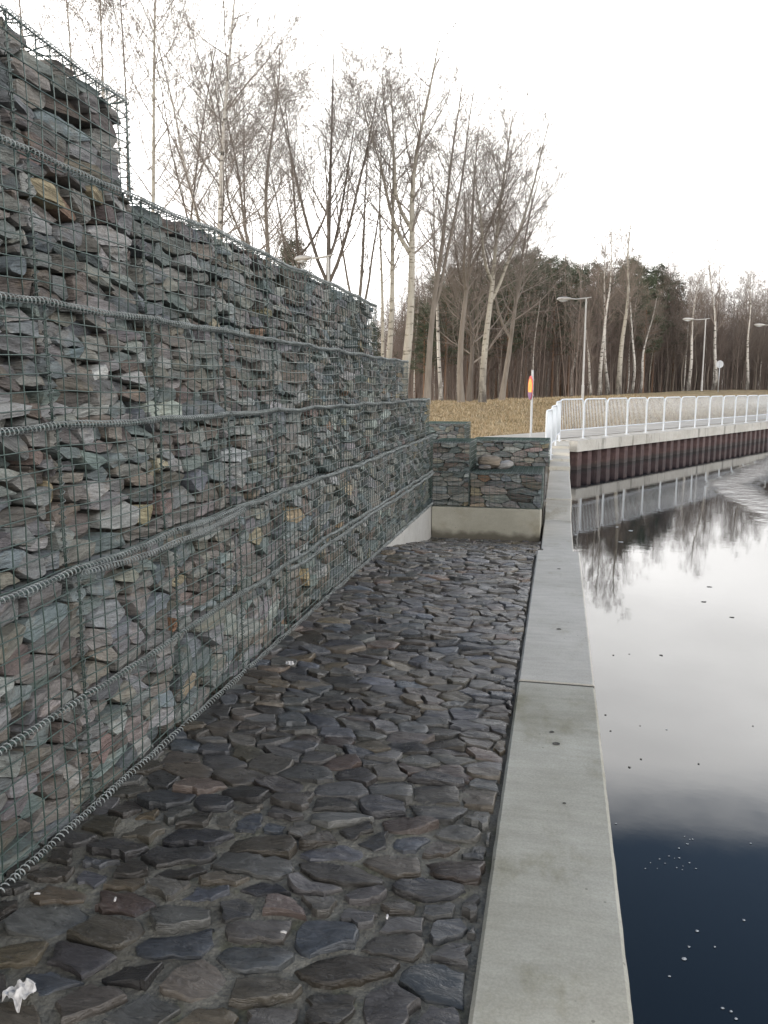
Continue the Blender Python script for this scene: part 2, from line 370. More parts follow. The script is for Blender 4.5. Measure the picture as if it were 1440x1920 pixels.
# ------------------------------------------------------------------ ground shapes
P0 = Vector((0.34, 22.6)); UD = Vector((0.489, 0.872)).normalized(); ND = Vector((-UD.y, UD.x))   # deck edge line, landward normal
WATER_Z = -0.53; DECK_Z = 0.28
def ts(x, y):
    d = Vector((x, y)) - P0; return d.dot(UD), d.dot(ND)
def from_ts(t, s): return P0 + UD * t + ND * s
def ground_z(x, y):
    t, s = ts(x, y)
    prof = 0.26 + 0.66 * sstep(2.6, 14.0, s) + 0.62 * sstep(15, 60, t) * sstep(3, 14, s) - 0.75 * sstep(15.5, 26, s)
    left = 0.26 + 0.46 * (1 - sstep(14.5, 20.0, y)) + 0.50 * sstep(1.5, 12.0, -x) * sstep(13, 30, y) + 0.5 * sstep(3.0, 7.0, -x) * (1 - sstep(13, 30, y))
    k = sstep(-7.0, 3.0, t)
    z = left * (1 - k) + prof * k
    amp = sstep(2.0, 5.0, s) * 0.05 + 0.01
    return z + amp * nz(x * 0.35, y * 0.35) + amp * 0.6 * nz(x * 1.3, y * 1.3, 4.0)
def floor_z(y): return -0.50 * sstep(8.0, 11.6, y) if y > 8.0 else 0.0
def floor_z(y):
    if y < 8.1: return 0.0
    if y < 11.2: return -0.50 * (y - 8.1) / 3.1
    return -0.50

# terrain (one sheet with the canal and the quay yard cut out of it)
def allowed(x, y):
    t, s = ts(x, y)
    return max(min(y - 13.75, max(-0.32 - x, s - 0.35)), -2.95 - x)
def axis(lo, hi, fine_lo, fine_hi, step, grow):
    a = [fine_lo]
    while a[-1] < fine_hi: a.append(a[-1] + step)
    st = step
    while a[-1] < hi: st *= grow; a.append(a[-1] + st)
    b = []; st = step; x = fine_lo
    while x > lo: st *= grow; x -= st; b.append(x)
    return b[::-1] + a
xs = axis(-900, 1200, -12, 22, 0.4, 1.16); ys = axis(-500, 2200, 12, 62, 0.45, 1.16)
g = MB(); idx = {}; gv = []
for i, x in enumerate(xs):
    for j, y in enumerate(ys):
        a = allowed(x, y); X, Y = x, y
        if a < 0:
            e = 0.02
            gx, gy = (allowed(x + e, y) - a) / e, (allowed(x, y + e) - a) / e
            cs = max(xs[min(i + 1, len(xs) - 1)] - x, ys[min(j + 1, len(ys) - 1)] - y) * 1.45
            if -a > cs: continue
            l = gx * gx + gy * gy
            if l < 0.2: continue
            X, Y = x - a * gx / l, y - a * gy / l
            if allowed(X, Y) < -0.02: continue
        idx[(i, j)] = len(gv); gv.append((X, Y, ground_z(X, Y)))
gq = []
for (i, j), k in idx.items():
    q = [idx.get(p) for p in ((i, j), (i + 1, j), (i + 1, j + 1), (i, j + 1))]
    if None not in q: gq.append(q)
g.add(gv, gq)
tag(g.build('lawn', M['grass'], smooth=True), kind='structure')

# promenade paving behind the railing, bending left round the corner
pm = MB(); rows = []
line = [(-9.5, 20.7, 0.95), (-6.0, 20.7, 0.95), (-3.0, 20.75, 0.95)]
pv = []
for k in range(0, 90):
    t = -1.0 + k * 1.4 if k < 40 else 55 + (k - 40) * 6
    a = from_ts(t, 0.42); b = from_ts(t, 2.5 + 0.0 * t)
    pv.append(((a.x, a.y), (b.x, b.y)))
left_pts = [((-0.40, 19.6), (-1.2, 22.2)), ((-2.5, 19.7), (-2.7, 21.9)), ((-5, 19.8), (-5, 21.8)), ((-8, 19.8), (-8, 21.8)), ((-12, 19.8), (-12, 21.8))]
for a, b in left_pts[::-1] + pv:
    rows.append([(a[0] + (b[0] - a[0]) * f, a[1] + (b[1] - a[1]) * f) for f in (0, 0.25, 0.5, 0.75, 1)])
V = [(x, y, ground_z(x, y) + 0.035) for r in rows for (x, y) in r]; n = 5
pm.add(V, [(i * n + j, (i + 1) * n + j, (i + 1) * n + j + 1, i * n + j + 1) for i in range(len(rows) - 1) for j in range(n - 1)])
tag(pm.build('path', M['path']), kind='structure')

# water
wm = MB(); wm.add([(0.1, -60, WATER_Z), (900, -60, WATER_Z), (900, 1500, WATER_Z), (0.1, 1500, WATER_Z)], [(0, 1, 2, 3)])
tag(wm.build('water', M['water']), kind='structure')

# ------------------------------------------------------------------ polygons for stones
def clip(poly, nx, ny, c):             # keep n.p <= c
    out = []; m = len(poly)
    for i in range(m):
        p, q = poly[i], poly[(i + 1) % m]
        dp, dq = nx * p[0] + ny * p[1] - c, nx * q[0] + ny * q[1] - c
        if dp <= 0: out.append(p)
        if (dp < 0 < dq) or (dq < 0 < dp):
            t = dp / (dp - dq); out.append((p[0] + (q[0] - p[0]) * t, p[1] + (q[1] - p[1]) * t))
    return out
def cells(pts, mats, rect, near=26):
    """anisotropic cells; mats[i] = (axx, axy, ayy) metric at point i"""
    P = np.asarray(pts); out = []
    for i, (px, py) in enumerate(pts):
        axx, axy, ayy = mats[i]
        D = P - P[i]; d2 = axx * D[:, 0] ** 2 + 2 * axy * D[:, 0] * D[:, 1] + ayy * D[:, 1] ** 2
        poly = list(rect)
        for j in np.argsort(d2)[1:near]:
            dx, dy = D[j]
            bx, by, cx = axx, axy, ayy
            ox, oxy, oy = mats[j]
            bx, by, cx = (bx + ox) / 2, (by + oxy) / 2, (cx + oy) / 2
            nx, ny = bx * dx + by * dy, by * dx + cx * dy
            mx, my = px + dx / 2, py + dy / 2
            poly = clip(poly, nx, ny, nx * mx + ny * my)
            if len(poly) < 3: break
        out.append(poly)
    return out
def metric(tilt, k):
    c, s = math.cos(tilt), math.sin(tilt); a, b = 1 / (k * k), 1.0
    return (c * c * a + s * s * b, c * s * (a - b), s * s * a + c * c * b)
def centroid(poly):
    A = cx = cy = 0
    for i in range(len(poly)):
        x0, y0 = poly[i]; x1, y1 = poly[(i + 1) % len(poly)]; w = x0 * y1 - x1 * y0
        A += w; cx += (x0 + x1) * w; cy += (y0 + y1) * w
    if abs(A) < 1e-9: return None
    return cx / (3 * A), cy / (3 * A), A / 2
def outline(poly, rng, cut=(0.05, 0.2), jit=0.003, maxlen=0.04):
    o = []
    for i in range(len(poly)):
        p, q = poly[i], poly[(i + 1) % len(poly)]
        L = math.hypot(q[0] - p[0], q[1] - p[1])
        if L < 0.006: continue
        a, b = rng.uniform(*cut), 1 - rng.uniform(*cut)
        m = max(1, int(L * (b - a) / maxlen))
        for k in range(m + 1):
            f = a + (b - a) * k / m
            o.append((p[0] + (q[0] - p[0]) * f + rng.gauss(0, jit), p[1] + (q[1] - p[1]) * f + rng.gauss(0, jit)))
    return o

PAL = [((0.180, 0.170, 0.154), 28), ((0.172, 0.172, 0.168), 28), ((0.150, 0.172, 0.172), 20), ((0.118, 0.130, 0.136), 10), ((0.26, 0.265, 0.255), 12),
       ((0.132, 0.116, 0.102), 14), ((0.25, 0.21, 0.145), 1.2), ((0.21, 0.145, 0.10), 0.8), ((0.165, 0.13, 0.118), 2), ((0.27, 0.24, 0.17), 0.6)]
def pal(rng):
    c = rng.choices([p[0] for p in PAL], [p[1] for p in PAL])[0]; f = rng.uniform(0.78, 1.28)
    return tuple(min(0.8, v * f * rng.uniform(0.95, 1.05)) for v in c)

def wall_stone(poly, c, tilt, w0, rng, depth, detail=True):
    """stone in its own frame: y along the stone's bedding, z across it, x out of the wall"""
    ol = outline(poly, rng)
    if len(ol) < 4: return None
    ct, st = math.cos(-tilt), math.sin(-tilt); gap = rng.uniform(0.001, 0.006)
    L = []
    for (u, v) in ol:
        du, dv = u - c[0], v - c[1]; r = math.hypot(du, dv) + 1e-9; f = max(0.5, 1 - gap / r)
        du, dv = du * f, dv * f
        L.append((du * ct - dv * st, du * st + dv * ct))
    n = len(L); sd = rng.uniform(0, 90); tx, ty = rng.gauss(0, 0.11), rng.gauss(-0.06, 0.20)
    rings = [(0.94, -depth, 0), (1.0, -0.045, 0), (0.992, -0.008, 1), (0.955, -0.001, 1), (0.65, 0.001, 1), (0.3, 0.002, 1)] if detail else [(0.94, -depth, 0), (1.0, -0.03, 0), (0.97, -0.003, 1), (0.5, 0.002, 1)]
    V = []
    for s, x, k in rings:
        for (a, b) in L:
            a2, b2 = a * s, b * s
            h = x
            if k:
                q = nz(a2 * 7 + sd, b2 * 34, sd); step = math.floor(q * 5) / 5
                h += tx * a2 + ty * b2 + 0.012 * step + 0.006 * nz(a2 * 22, b2 * 40, sd + 9)
            V.append((w0 + h, a2, b2))
    V.append((w0 + 0.003, 0, 0)); Q = []; nr = len(rings)
    for r in range(nr - 1):
        for k in range(n): k2 = (k + 1) % n; Q.append((r * n + k, r * n + k2, (r + 1) * n + k2, (r + 1) * n + k))
    T = [((nr - 1) * n + k, (nr - 1) * n + (k + 1) % n, nr * n) for k in range(n)]
    mb = MB(); mb.add(V, Q, T, polys=[list(range(n))[::-1]])
    return mb

def helix(mb, path, rad, pitch, wire, ppt=8, sides=4, phase=0.0):
    P = np.asarray(path, dtype=float); seg = np.linalg.norm(np.diff(P, axis=0), axis=1); S = np.concatenate([[0], np.cumsum(seg)])
    m = max(8, int(S[-1] / pitch * ppt)); s = np.linspace(0, S[-1], m)
    Q = np.stack([np.interp(s, S, P[:, k]) for k in range(3)], axis=1)
    t = P[-1] - P[0]; t /= np.linalg.norm(t); ref = np.array([1.0, 0, 0]) if abs(t[0]) < 0.9 else np.array([0, 1.0, 0])
    a = np.cross(t, ref); a /= np.linalg.norm(a); b = np.cross(t, a); ph = s / pitch * 2 * math.pi + phase
    wob = 1 + 0.12 * np.sin(s * 23 + phase * 7)
    mb.tube(Q + rad * (np.cos(ph) * wob)[:, None] * a + rad * (np.sin(ph) * wob)[:, None] * b, wire, sides)

accents = []                            # (x_local_world Y, Z, colour) for the long wall: stones of a striking colour
for (px, py, col) in [(198, 700, (0.52, 0.52, 0.50)), (60, 1452, (0.30, 0.165, 0.08)), (245, 1130, (0.33, 0.27, 0.15)), (322, 1160, (0.24, 0.14, 0.09)),
                      (318, 1275, (0.36, 0.27, 0.13)), (262, 1290, (0.24, 0.15, 0.10)), (288, 978, (0.35, 0.31, 0.20)), (112, 920, (0.31, 0.26, 0.17)),
                      (570, 1082, (0.38, 0.30, 0.18)), (150, 662, (0.15, 0.19, 0.20)), (118, 450, (0.085, 0.10, 0.11)),
                      (388, 595, (0.26, 0.165, 0.11)), (205, 360, (0.29, 0.25, 0.17)), (620, 745, (0.14, 0.19, 0.21)), (520, 530, (0.28, 0.30, 0.29)),
                      (450, 1185, (0.32, 0.27, 0.17)), (190, 1480, (0.18, 0.22, 0.23)), (300, 1310, (0.17, 0.2, 0.215)), (40, 1385, (0.17, 0.21, 0.215))]:
    p = at_x(px, py, -1.84); accents.append((p.y, p.z, col))

def gabion(label, loc, rz, w, h, depth, seed, tilt_sd=8, k=2.5, size=(0.045, 0.10), top=lambda u: 0.0, bot=lambda u: 0.0, end=False, lid=False, double=None,
           floor_coil=False, heap=None, ragged=0.0, near=2.0, core_w=None, group='stone filled wire baskets of the long wall', accent=True, lid_slack=0.0, cell=0.0762):
    rng = random.Random(seed)
    g_ = thing('gabion_basket', loc, label, 'gabion', group, rz)
    # --- stones
    pts, mt, tl = [], [], []
    base_t = R(rng.gauss(0, tilt_sd * 0.6)); v = -0.01
    while v < h:
        lh = rng.uniform(*size) if rng.random() > 0.12 else size[1] * 1.35
        u = -rng.uniform(0, 0.12)
        while u < w + 0.02:
            lw = min(0.46, max(0.07, lh * rng.uniform(1.3, k * 1.8)))
            ti = base_t + R(rng.gauss(0, tilt_sd))
            pts.append((u + lw / 2, v + lh / 2 + rng.gauss(0, lh * 0.16))); tl.append(ti); mt.append(metric(ti, min(k, max(1.0, lw / lh))))
            u += lw
        v += lh
    rect = [(0.004, -0.002), (w - 0.004, -0.002), (w - 0.004, h - 0.006), (0.004, h - 0.006)]
    far = near > 6.5
    for poly, ti in zip(cells(pts, mt, rect), tl):
        if len(poly) < 3: continue
        c = centroid(poly)
        if c is None or c[2] < 0.0007: continue
        if heap is not None and c[1] > heap(c[0]) + rng.uniform(-0.03, 0.02): continue
        w0 = -abs(rng.gauss(0, 0.022)) - (0.06 if rng.random() < 0.10 else 0.0) - 0.006
        if ragged and c[0] > w - 0.2: poly = [(x + (0 if x < w - 0.06 else rng.uniform(-0.05, 0.03) * ragged), y) for x, y in poly]
        st = wall_stone(poly, c, ti, w0, rng, rng.uniform(0.10, 0.16) if not ragged else rng.uniform(0.25, 0.45), detail=not far)
        if st is None: continue
        o = st.build('stone', M['stone'], g_, smooth=True, sharp=0.6)
        f = c[1] / h; dz = (1 - f) * bot(c[0]) + f * top(c[0])
        o.location = (0, c[0], c[1] + dz); o.rotation_euler = (ti, 0, 0)
        o.color = (*pal(rng), 1)
        if accent and rz == 0:
            wy, wz = loc[1] + c[0], loc[2] + c[1]
            for (ay, az, col) in accents:
                if abs(ay - wy) < 0.05 and abs(az - wz) < 0.035: o.color = (*col, 1)
    # --- rubble deeper inside
    core = MB(); W = core_w if core_w else w; nu, nv = 18, 12
    hh = (lambda u: h - 0.03) if heap is None else (lambda u: min(h - 0.03, heap(u) - 0.05))
    def cpt(u, vv, x): return (x + 0.03 * nz(u * 9 + seed, vv * 16, 2.0), u, vv)
    V = []
    for j in range(nv + 1):
        for i in range(nu + 1):
            u = 0.012 + (W - 0.024) * i / nu; vv = 0.0 + hh(u) * j / nv
            V.append(cpt(u, vv, -0.125))
    m0 = len(V)
    for j in range(nv + 1):
        for i in range(nu + 1):
            u = 0.012 + (W - 0.024) * i / nu; vv = hh(u) * j / nv
            V.append((-depth + 0.02, u, vv))
    Q = []
    for j in range(nv):
        for i in range(nu):
            a = j * (nu + 1) + i; Q.append((a, a + 1, a + nu + 2, a + nu + 1)); Q.append((m0 + a, m0 + a + nu + 1, m0 + a + nu + 2, m0 + a + 1))
    for i in range(nu):
        a = i; Q.append((a, m0 + a, m0 + a + 1, a + 1)); a = nv * (nu + 1) + i; Q.append((a, a + 1, m0 + a + 1, m0 + a))
    for j in range(nv):
        a = j * (nu + 1); Q.append((a, a + nu + 1, m0 + a + nu + 1, m0 + a)); a += nu; Q.append((a, m0 + a, m0 + a + nu + 1, a + nu + 1))
    core.add(V, Q); o = core.build('rubble_core', M['stone'], g_, smooth=False); o.color = (0.07, 0.066, 0.06, 1); o['kind'] = 'stuff'
    # --- wire panels
    wr = 0.0027 if near < 4 else 0.0029
    wm_ = MB(); sides = 5 if not far else 4
    def bulge(u, vv): return 0.012 + 0.014 * math.sin(math.pi * min(1, max(0, u / w))) * math.sin(math.pi * vv / h) + 0.006 * nz((loc[1] + u) * 4.1, (loc[2] + vv) * 4.7, seed * 0.37)
    def P_(u, vv):
        f = vv / h; return (bulge(u, vv), u, vv + (1 - f) * bot(u) + f * top(u))
    nvw = max(2, round(w / cell)); nhw = max(2, round(h / cell))
    for i in range(nvw + 1):
        u = w * i / nvw; u = min(w - 0.004, max(0.004, u)); ph = rng.uniform(-0.004, 0.004)
        wm_.tube([P_(u + ph * math.sin(math.pi * j / 8), h * j / 8) for j in range(9)], wr, sides)
    nseg = max(6, int(w / 0.07))
    for j in range(nhw + 1):
        vv = h * j / nhw; ph = rng.uniform(-0.004, 0.004)
        wm_.tube([(P_(w * i / nseg, vv)[0] + 0.0042, w * i / nseg, P_(w * i / nseg, vv)[2] + ph * math.sin(math.pi * i / nseg) + 0.0025 * nz(i * 0.9, vv * 50, seed)) for i in range(nseg + 1)], wr * (1.35 if j in (0, nhw) else 1.0), sides)
    wm_.build('wire_panel', M['wire'], g_, smooth=True)
    if end:
        e_ = MB(); nd = max(2, round(depth / cell))
        for i in range(nd + 1):
            x = 0.01 - depth * i / nd; e_.tube([(x, w + 0.004 + 0.004 * nz(x * 9, j), top(w) * j / 6 + bot(w) * (1 - j / 6) + h * j / 6) for j in range(7)], wr, sides)
        for j in range(nhw + 1):
            e_.tube([(0.012 - depth * i / 6, w + 0.006, h * j / nhw + top(w) * j / nhw) for i in range(7)], wr, sides)
        e_.build('end_panel', M['wire'], g_, smooth=True)
    if lid:
        l_ = MB(); nd = max(2, round(depth / cell))
        def lz(u, x): return h + top(u) + 0.004 + lid_slack * (nz(u * 5 + seed, x * 5) * 0.06) * (1 if x < -0.01 else 0)
        for i in range(nvw + 1):
            u = min(w - 0.004, max(0.004, w * i / nvw)); l_.tube([(0.01 - depth * q / 8, u, lz(u, 0.01 - depth * q / 8)) for q in range(9)], wr, sides)
        for q in range(nd + 1):
            x = 0.01 - depth * q / nd; l_.tube([(x, w * i / nseg, lz(w * i / nseg, x) + 0.003) for i in range(nseg + 1)], wr, sides)
        l_.build('lid_panel', M['wire'], g_, smooth=True)
    # --- lacing coils
    ppt = 9 if near < 4.5 else 7 if near < 8 else 6
    def tp(u, dz=0.0, dx=0.0): return (bulge(u, h) + 0.006 + dx, u, h + top(u) + dz)
    us = [w * i / 14 for i in range(15)]
    cm = MB(); helix(cm, [tp(u) for u in us], 0.0135, 0.0235, 0.0025, ppt, 4, rng.uniform(0, 6)); cm.build('lacing_coil', M['coil'], g_, smooth=True)
    if double:
        cm = MB(); helix(cm, [tp(u, double(u), 0.02) for u in us], 0.0135, 0.0235, 0.0025, ppt, 4, rng.uniform(0, 6)); cm.build('lacing_coil', M['coil'], g_, smooth=True)
    if floor_coil:
        cm = MB(); helix(cm, [(bulge(u, 0) + 0.012, u, 0.02 + bot(u) + 0.006 * nz((loc[1] + u) * 5)) for u in us], 0.014, 0.0255, 0.0027, ppt, 4); cm.build('lacing_coil', M['coil'], g_, smooth=True)
    cm = MB(); helix(cm, [(bulge(w - 0.004, h * j / 8) + 0.004, w - 0.004 + 0.004 * nz(j * 0.7, seed), h * j / 8 * 0.965 + 0.01 + (bot(w) * (1 - j / 8) + top(w) * j / 8)) for j in range(9)], 0.0115, 0.033, 0.0022, ppt, 4, rng.uniform(0, 6))
    cm.build('corner_coil', M['dullcoil'], g_, smooth=True)
    return g_

# ------------------------------------------------------------------ the long stepped wall
CELL = 0.8; Y1 = 2.68; Y0 = 0.78
FACE = [-1.80, -1.80, -1.85, -1.87, -1.90, -1.95]        # bottom course upwards
ENDS = [11.48, 11.48, 11.48, 9.88, 8.28, 3.48]
ORD = ['first', 'second', 'third', 'fourth', 'fifth', 'sixth', 'seventh', 'eighth', 'ninth', 'tenth', 'eleventh', 'twelfth', 'thirteenth']
COURSE = ['ground course', 'second course up', 'third course up', 'fourth course up', 'fifth course up', 'topmost course']
def sag(row, y):                        # the course line above course `row` (row = -1: bottom line), it wanders a little
    if row < 0: return 0.006 * nz(y * 1.3, 77.0)
    s = 0.020 * nz(y * 0.55, row * 9.7) + 0.010 * nz(y * 1.9, row * 5.1 + 30)
    f = ((y - Y1) / CELL) % 1.0
    return s - 0.010 * math.sin(math.pi * f) + (0.03 if row == 2 else 0.0) + (0.03 if row == 4 else 0)
seed = 10
for row in range(6):
    y = Y0; k = 0
    bounds = [Y0, Y1]
    while bounds[-1] < ENDS[row] - 0.01: bounds.append(round(bounds[-1] + CELL, 3))
    for a, b in zip(bounds[:-1], bounds[1:]):
        seed += 1; last = b > ENDS[row] - 0.01
        exposed = row == 5 or b > ENDS[row + 1] + 0.01
        if row == 5:
            lab = ['green wire stone basket at upper left corner, topmost course, leftmost', 'topmost stone basket with ragged stones sticking out against the sky'][k]
        elif last:
            lab = f'end stone basket of the {COURSE[row]}, greenish wire, at the far stepped end' if row != 0 else 'end stone basket of the ground course, where the wall meets the concrete corner'
        elif k == 0: lab = f'nearest stone basket in the {COURSE[row]} of the wall, cut by the left edge'
        else: lab = f'{ORD[k]} wire stone basket from the near end, {COURSE[row]} of the long wall'
        tilt, kk, size = [(14, 2.4, (0.042, 0.10)), (11, 2.6, (0.04, 0.092)), (7, 3.0, (0.034, 0.085)), (7, 3.2, (0.032, 0.082)), (9, 2.9, (0.034, 0.082)), (6, 3.2, (0.045, 0.10))][row]
        dbl = None
        if row == 1 and 2.6 < a < 4.2: dbl = lambda u, a=a: -0.012 - 0.035 * math.exp(-((a + u - 3.5) / 0.55) ** 2)
        if row == 0 and a > 5.0: dbl = lambda u, a=a: -0.02 - 0.03 * abs(math.sin((a + u) * 0.8))
        heap = None; ragged = 0.0
        if row == 5:
            heap = (lambda u: 0.50 - 0.04 * u + 0.03 * nz(u * 4)) if k == 0 else (lambda u: 0.51 - 0.02 * u + 0.02 * nz(u * 6)); ragged = 1.0 if last else 0.0
        h = 0.5
        gb = gabion(lab, (FACE[row], a, 0.5 * row), 0, b - a, h, 0.85, seed, tilt, kk, size,
               top=lambda u, a=a, row=row: sag(row, a + u) - (0.03 + (0.05 * u if a > 2 else 0) if row == 5 else 0), bot=lambda u, a=a, row=row: sag(row - 1, a + u),
               end=last, lid=exposed, double=dbl, floor_coil=(row == 0), heap=heap, ragged=ragged, near=(a + b) / 2, core_w=(b - a - 0.22 if row == 5 and last else None), lid_slack=1.0 if row == 5 else 0.3)
        k += 1

# ------------------------------------------------------------------ the end wall of the yard
YB = 11.48
def plinth_box(name, label, a, b, mat):
    m = MB(); m.box(a, b); o = m.build(name, mat)
    md = o.modifiers.new('edge', 'BEVEL'); md.width = 0.012; md.segments = 2
    return tag(o, label, 'plinth')
plinth_box('concrete_plinth', 'olive stained concrete plinth under the low end wall of stone baskets', (-1.79, YB, -0.9), (-0.22, YB + 0.95, -0.03), M['plinth'])
plinth_box('concrete_plinth', 'pale grey concrete footing under the far end of the long wall', (-2.6, 8.2, -0.9), (-1.795, YB + 0.9, -0.028), M['pale_plinth'])
gp = 'stone filled wire baskets of the low end wall'
RZ = R(-90)
gabion('left stone basket on the olive concrete plinth, below the taller corner basket', (-1.795, YB + 0.03, -0.02), RZ, 0.55, 0.50, 0.9, 801, 5, 2.8, (0.05, 0.10), lid=False, near=5, group=gp, accent=False)
gabion('right stone basket on the olive concrete plinth, loose stones lying on its lid', (-1.24, YB + 0.03, -0.02), RZ, 1.03, 0.50, 1.0, 802, 7, 2.6, (0.045, 0.095), lid=True, end=True, near=5, group=gp, accent=False)
gabion('upper corner stone basket between the long wall and the loose stones', (-1.795, YB + 0.05, 0.485), RZ, 0.55, 0.42, 0.9, 803, 5, 2.8, (0.045, 0.095), lid=True, end=True, near=5, group=gp, accent=False)
gabion('set back stone basket behind the loose stones, brownish, level with the path', (-1.36, YB + 1.32, 0.46), RZ, 1.22, 0.40, 0.8, 804, 5, 2.6, (0.05, 0.095), lid=True, end=True, near=5, group=gp, accent=False)
gabion('small green lidded stone basket on the lawn edge behind the wall end', (-2.3, YB + 2.2, 0.72), RZ, 0.74, 0.36, 0.8, 805, 5, 2.6, (0.05, 0.095), lid=True, end=True, near=5, group=gp, accent=False)
# earth behind those baskets
em = MB(); em.box((-2.9, YB + 0.96, -0.9), (-0.20, 13.61, 0.44)); em.box((-2.94, 13.62, -0.9), (-0.33, 14.05, 0.695)); tag(em.build('ground', M['mortar']), kind='structure')

def rock(mb, c, size, seed, flat=0.5, rot=0.0):
    rng = random.Random(seed); V = []; nu, nv = 14, 9
    for j in range(nv + 1):
        th = math.pi * j / nv
        for i in range(nu):
            ph = 2 * math.pi * i / nu; d = Vector((math.sin(th) * math.cos(ph), math.sin(th) * math.sin(ph), math.cos(th)))
            d = Vector([math.copysign(abs(v) ** 0.75, v) for v in d])
            r = 1 + 0.22 * noise.noise(d * 1.5 + Vector((seed, 0, 0))) + 0.1 * noise.noise(d * 4 + Vector((seed, 3, 0)))
            p = Vector((d.x * size[0], d.y * size[1], d.z * size[2])) * r; p.rotate(Matrix.Rotation(rot, 3, 'Y')); V.append(tuple(p + Vector(c)))
    Q = [(j * nu + i, j * nu + (i + 1) % nu, (j + 1) * nu + (i + 1) % nu, (j + 1) * nu + i) for j in range(nv) for i in range(nu)]
    mb.add(V, [q[::-1] for q in Q])
for (lab, c, sz, sd, rot, col) in [('large brown loose stone lying tilted on the low end basket', (-1.00, 12.0, 0.60), (0.17, 0.14, 0.095), 5, 0.12, (0.165, 0.14, 0.11)),
                              ('grey loose stone leaning beside the large brown one', (-0.78, 12.06, 0.545), (0.13, 0.12, 0.06), 8, -0.2, (0.24, 0.235, 0.225)),
                              ('small dark loose stone under the large brown one', (-1.06, 11.85, 0.53), (0.10, 0.08, 0.035), 12, 0.0, (0.12, 0.115, 0.11))]:
    m = MB(); rock(m, (0, 0, 0), sz, sd, rot=rot); o = m.build('loose_stone', M['stone'], smooth=True, sharp=0.7); o.location = c; o.color = (*col, 1); tag(o, lab, 'stone')

# ------------------------------------------------------------------ cobbled floor
fm = MB(); nx_, ny_ = 34, 240; XL, XR = -1.95, -0.15; YA, YE = -0.6, YB + 0.02
V = []
for j in range(ny_ + 1):
    for i in range(nx_ + 1):
        x = XL + (XR - XL) * i / nx_; y = YA + (YE - YA) * j / ny_
        V.append((x, y, floor_z(y) - 0.004 + 0.009 * nz(x * 6, y * 6) + 0.004 * nz(x * 21, y * 21, 3) - 0.008 * sstep(-0.26, -0.20, x)))
fm.add(V, [(j * (nx_ + 1) + i, j * (nx_ + 1) + i + 1, (j + 1) * (nx_ + 1) + i + 1, (j + 1) * (nx_ + 1) + i) for j in range(ny_) for i in range(nx_)])
rng = random.Random(5); pts, mt, tl = [], [], []; y = YA - 0.05
while y < YE:
    big = 1.05 if y < 3 else 0.9 if y < 5 else 0.75
    lh = rng.choice((rng.uniform(0.06, 0.11), rng.uniform(0.09, 0.19), rng.uniform(0.10, 0.16))) * big; x = -1.84 - rng.uniform(0, 0.15)
    while x < -0.19:
        lw = min(0.34, lh * rng.uniform(1.0, 2.4)); ti = R(rng.gauss(-4 if y > 3 else 9, 16))
        pts.append((x + lw / 2, y + lh / 2 + rng.gauss(0, 0.022))); tl.append(ti); mt.append(metric(ti, max(1.1, min(2.3, 1.1 * lw / lh)))); x += lw
    y += lh
cob = MB()
CP = [((0.052, 0.047, 0.041), 6), ((0.050, 0.048, 0.046), 6), ((0.045, 0.046, 0.049), 3), ((0.060, 0.052, 0.041), 2.5), ((0.066, 0.051, 0.043), 1.2), ((0.078, 0.076, 0.072), 2.6), ((0.070, 0.057, 0.040), 0.9), ((0.042, 0.045, 0.051), 2.0)]
for poly, ti in zip(cells(pts, mt, [(-1.86, YA), (-0.198, YA), (-0.198, YE - 0.03), (-1.86, YE - 0.03)]), tl):
    if len(poly) < 3: continue
    c = centroid(poly)
    if c is None or c[2] < 0.002: continue
    ol = outline(poly, rng, (0.03, 0.24), 0.005, 0.03); gap = rng.uniform(0.001, 0.011) if c[1] > 3.0 else rng.uniform(0.009, 0.026)
    L = []
    for (u, v) in ol:
        du, dv = u - c[0], v - c[1]; r = math.hypot(du, dv) + 1e-9; f = max(0.45, 1 - gap / r); L.append((du * f, dv * f))
    if len(L) < 5: continue
    n = len(L); sd = rng.uniform(0, 99); h0 = rng.uniform(0.008, 0.024); tx, ty = rng.gauss(0, 0.075), rng.gauss(-0.02, 0.085)
    col = rng.choices([p[0] for p in CP], [p[1] for p in CP])[0]; f = rng.uniform(0.5, 1.5) * (1 + 0.45 * sstep(3.0, 7.5, c[1])); col = tuple(v * 1.1 * f * rng.uniform(0.97, 1.03) for v in col)  # stones lighten with distance; the far sky sheen is put into the colour
    VV = []
    for s, z, kk in [(1.0, -0.03, 0), (1.0, 0.0, 0.3), (0.98, 0.75, 1), (0.93, 0.97, 1), (0.62, 1.0, 1), (0.3, 1.02, 1)]:
        for (a, b) in L:
            a2, b2 = a * s, b * s
            hh = (h0 * z if z > 0 else z) + kk * (tx * a2 + ty * b2 + 0.009 * nz(a2 * 9 + sd, b2 * 14, sd) + 0.005 * math.floor(3 * nz(a2 * 5, b2 * 16 + sd, sd)) / 3)
            VV.append((c[0] + a2, c[1] + b2, floor_z(c[1] + b2) + hh))
    VV.append((c[0], c[1], floor_z(c[1]) + h0 * 1.03))
    Q = [(r * n + k, r * n + (k + 1) % n, (r + 1) * n + (k + 1) % n, (r + 1) * n + k) for r in range(5) for k in range(n)]
    T = [(5 * n + k, 5 * n + (k + 1) % n, 6 * n) for k in range(n)]
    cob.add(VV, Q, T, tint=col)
fl = fm.build('pavement', M['mortar'], smooth=True); tag(fl, kind='structure')
co = cob.build('cobbles', M['cobble'], fl, smooth=True, sharp=0.65)

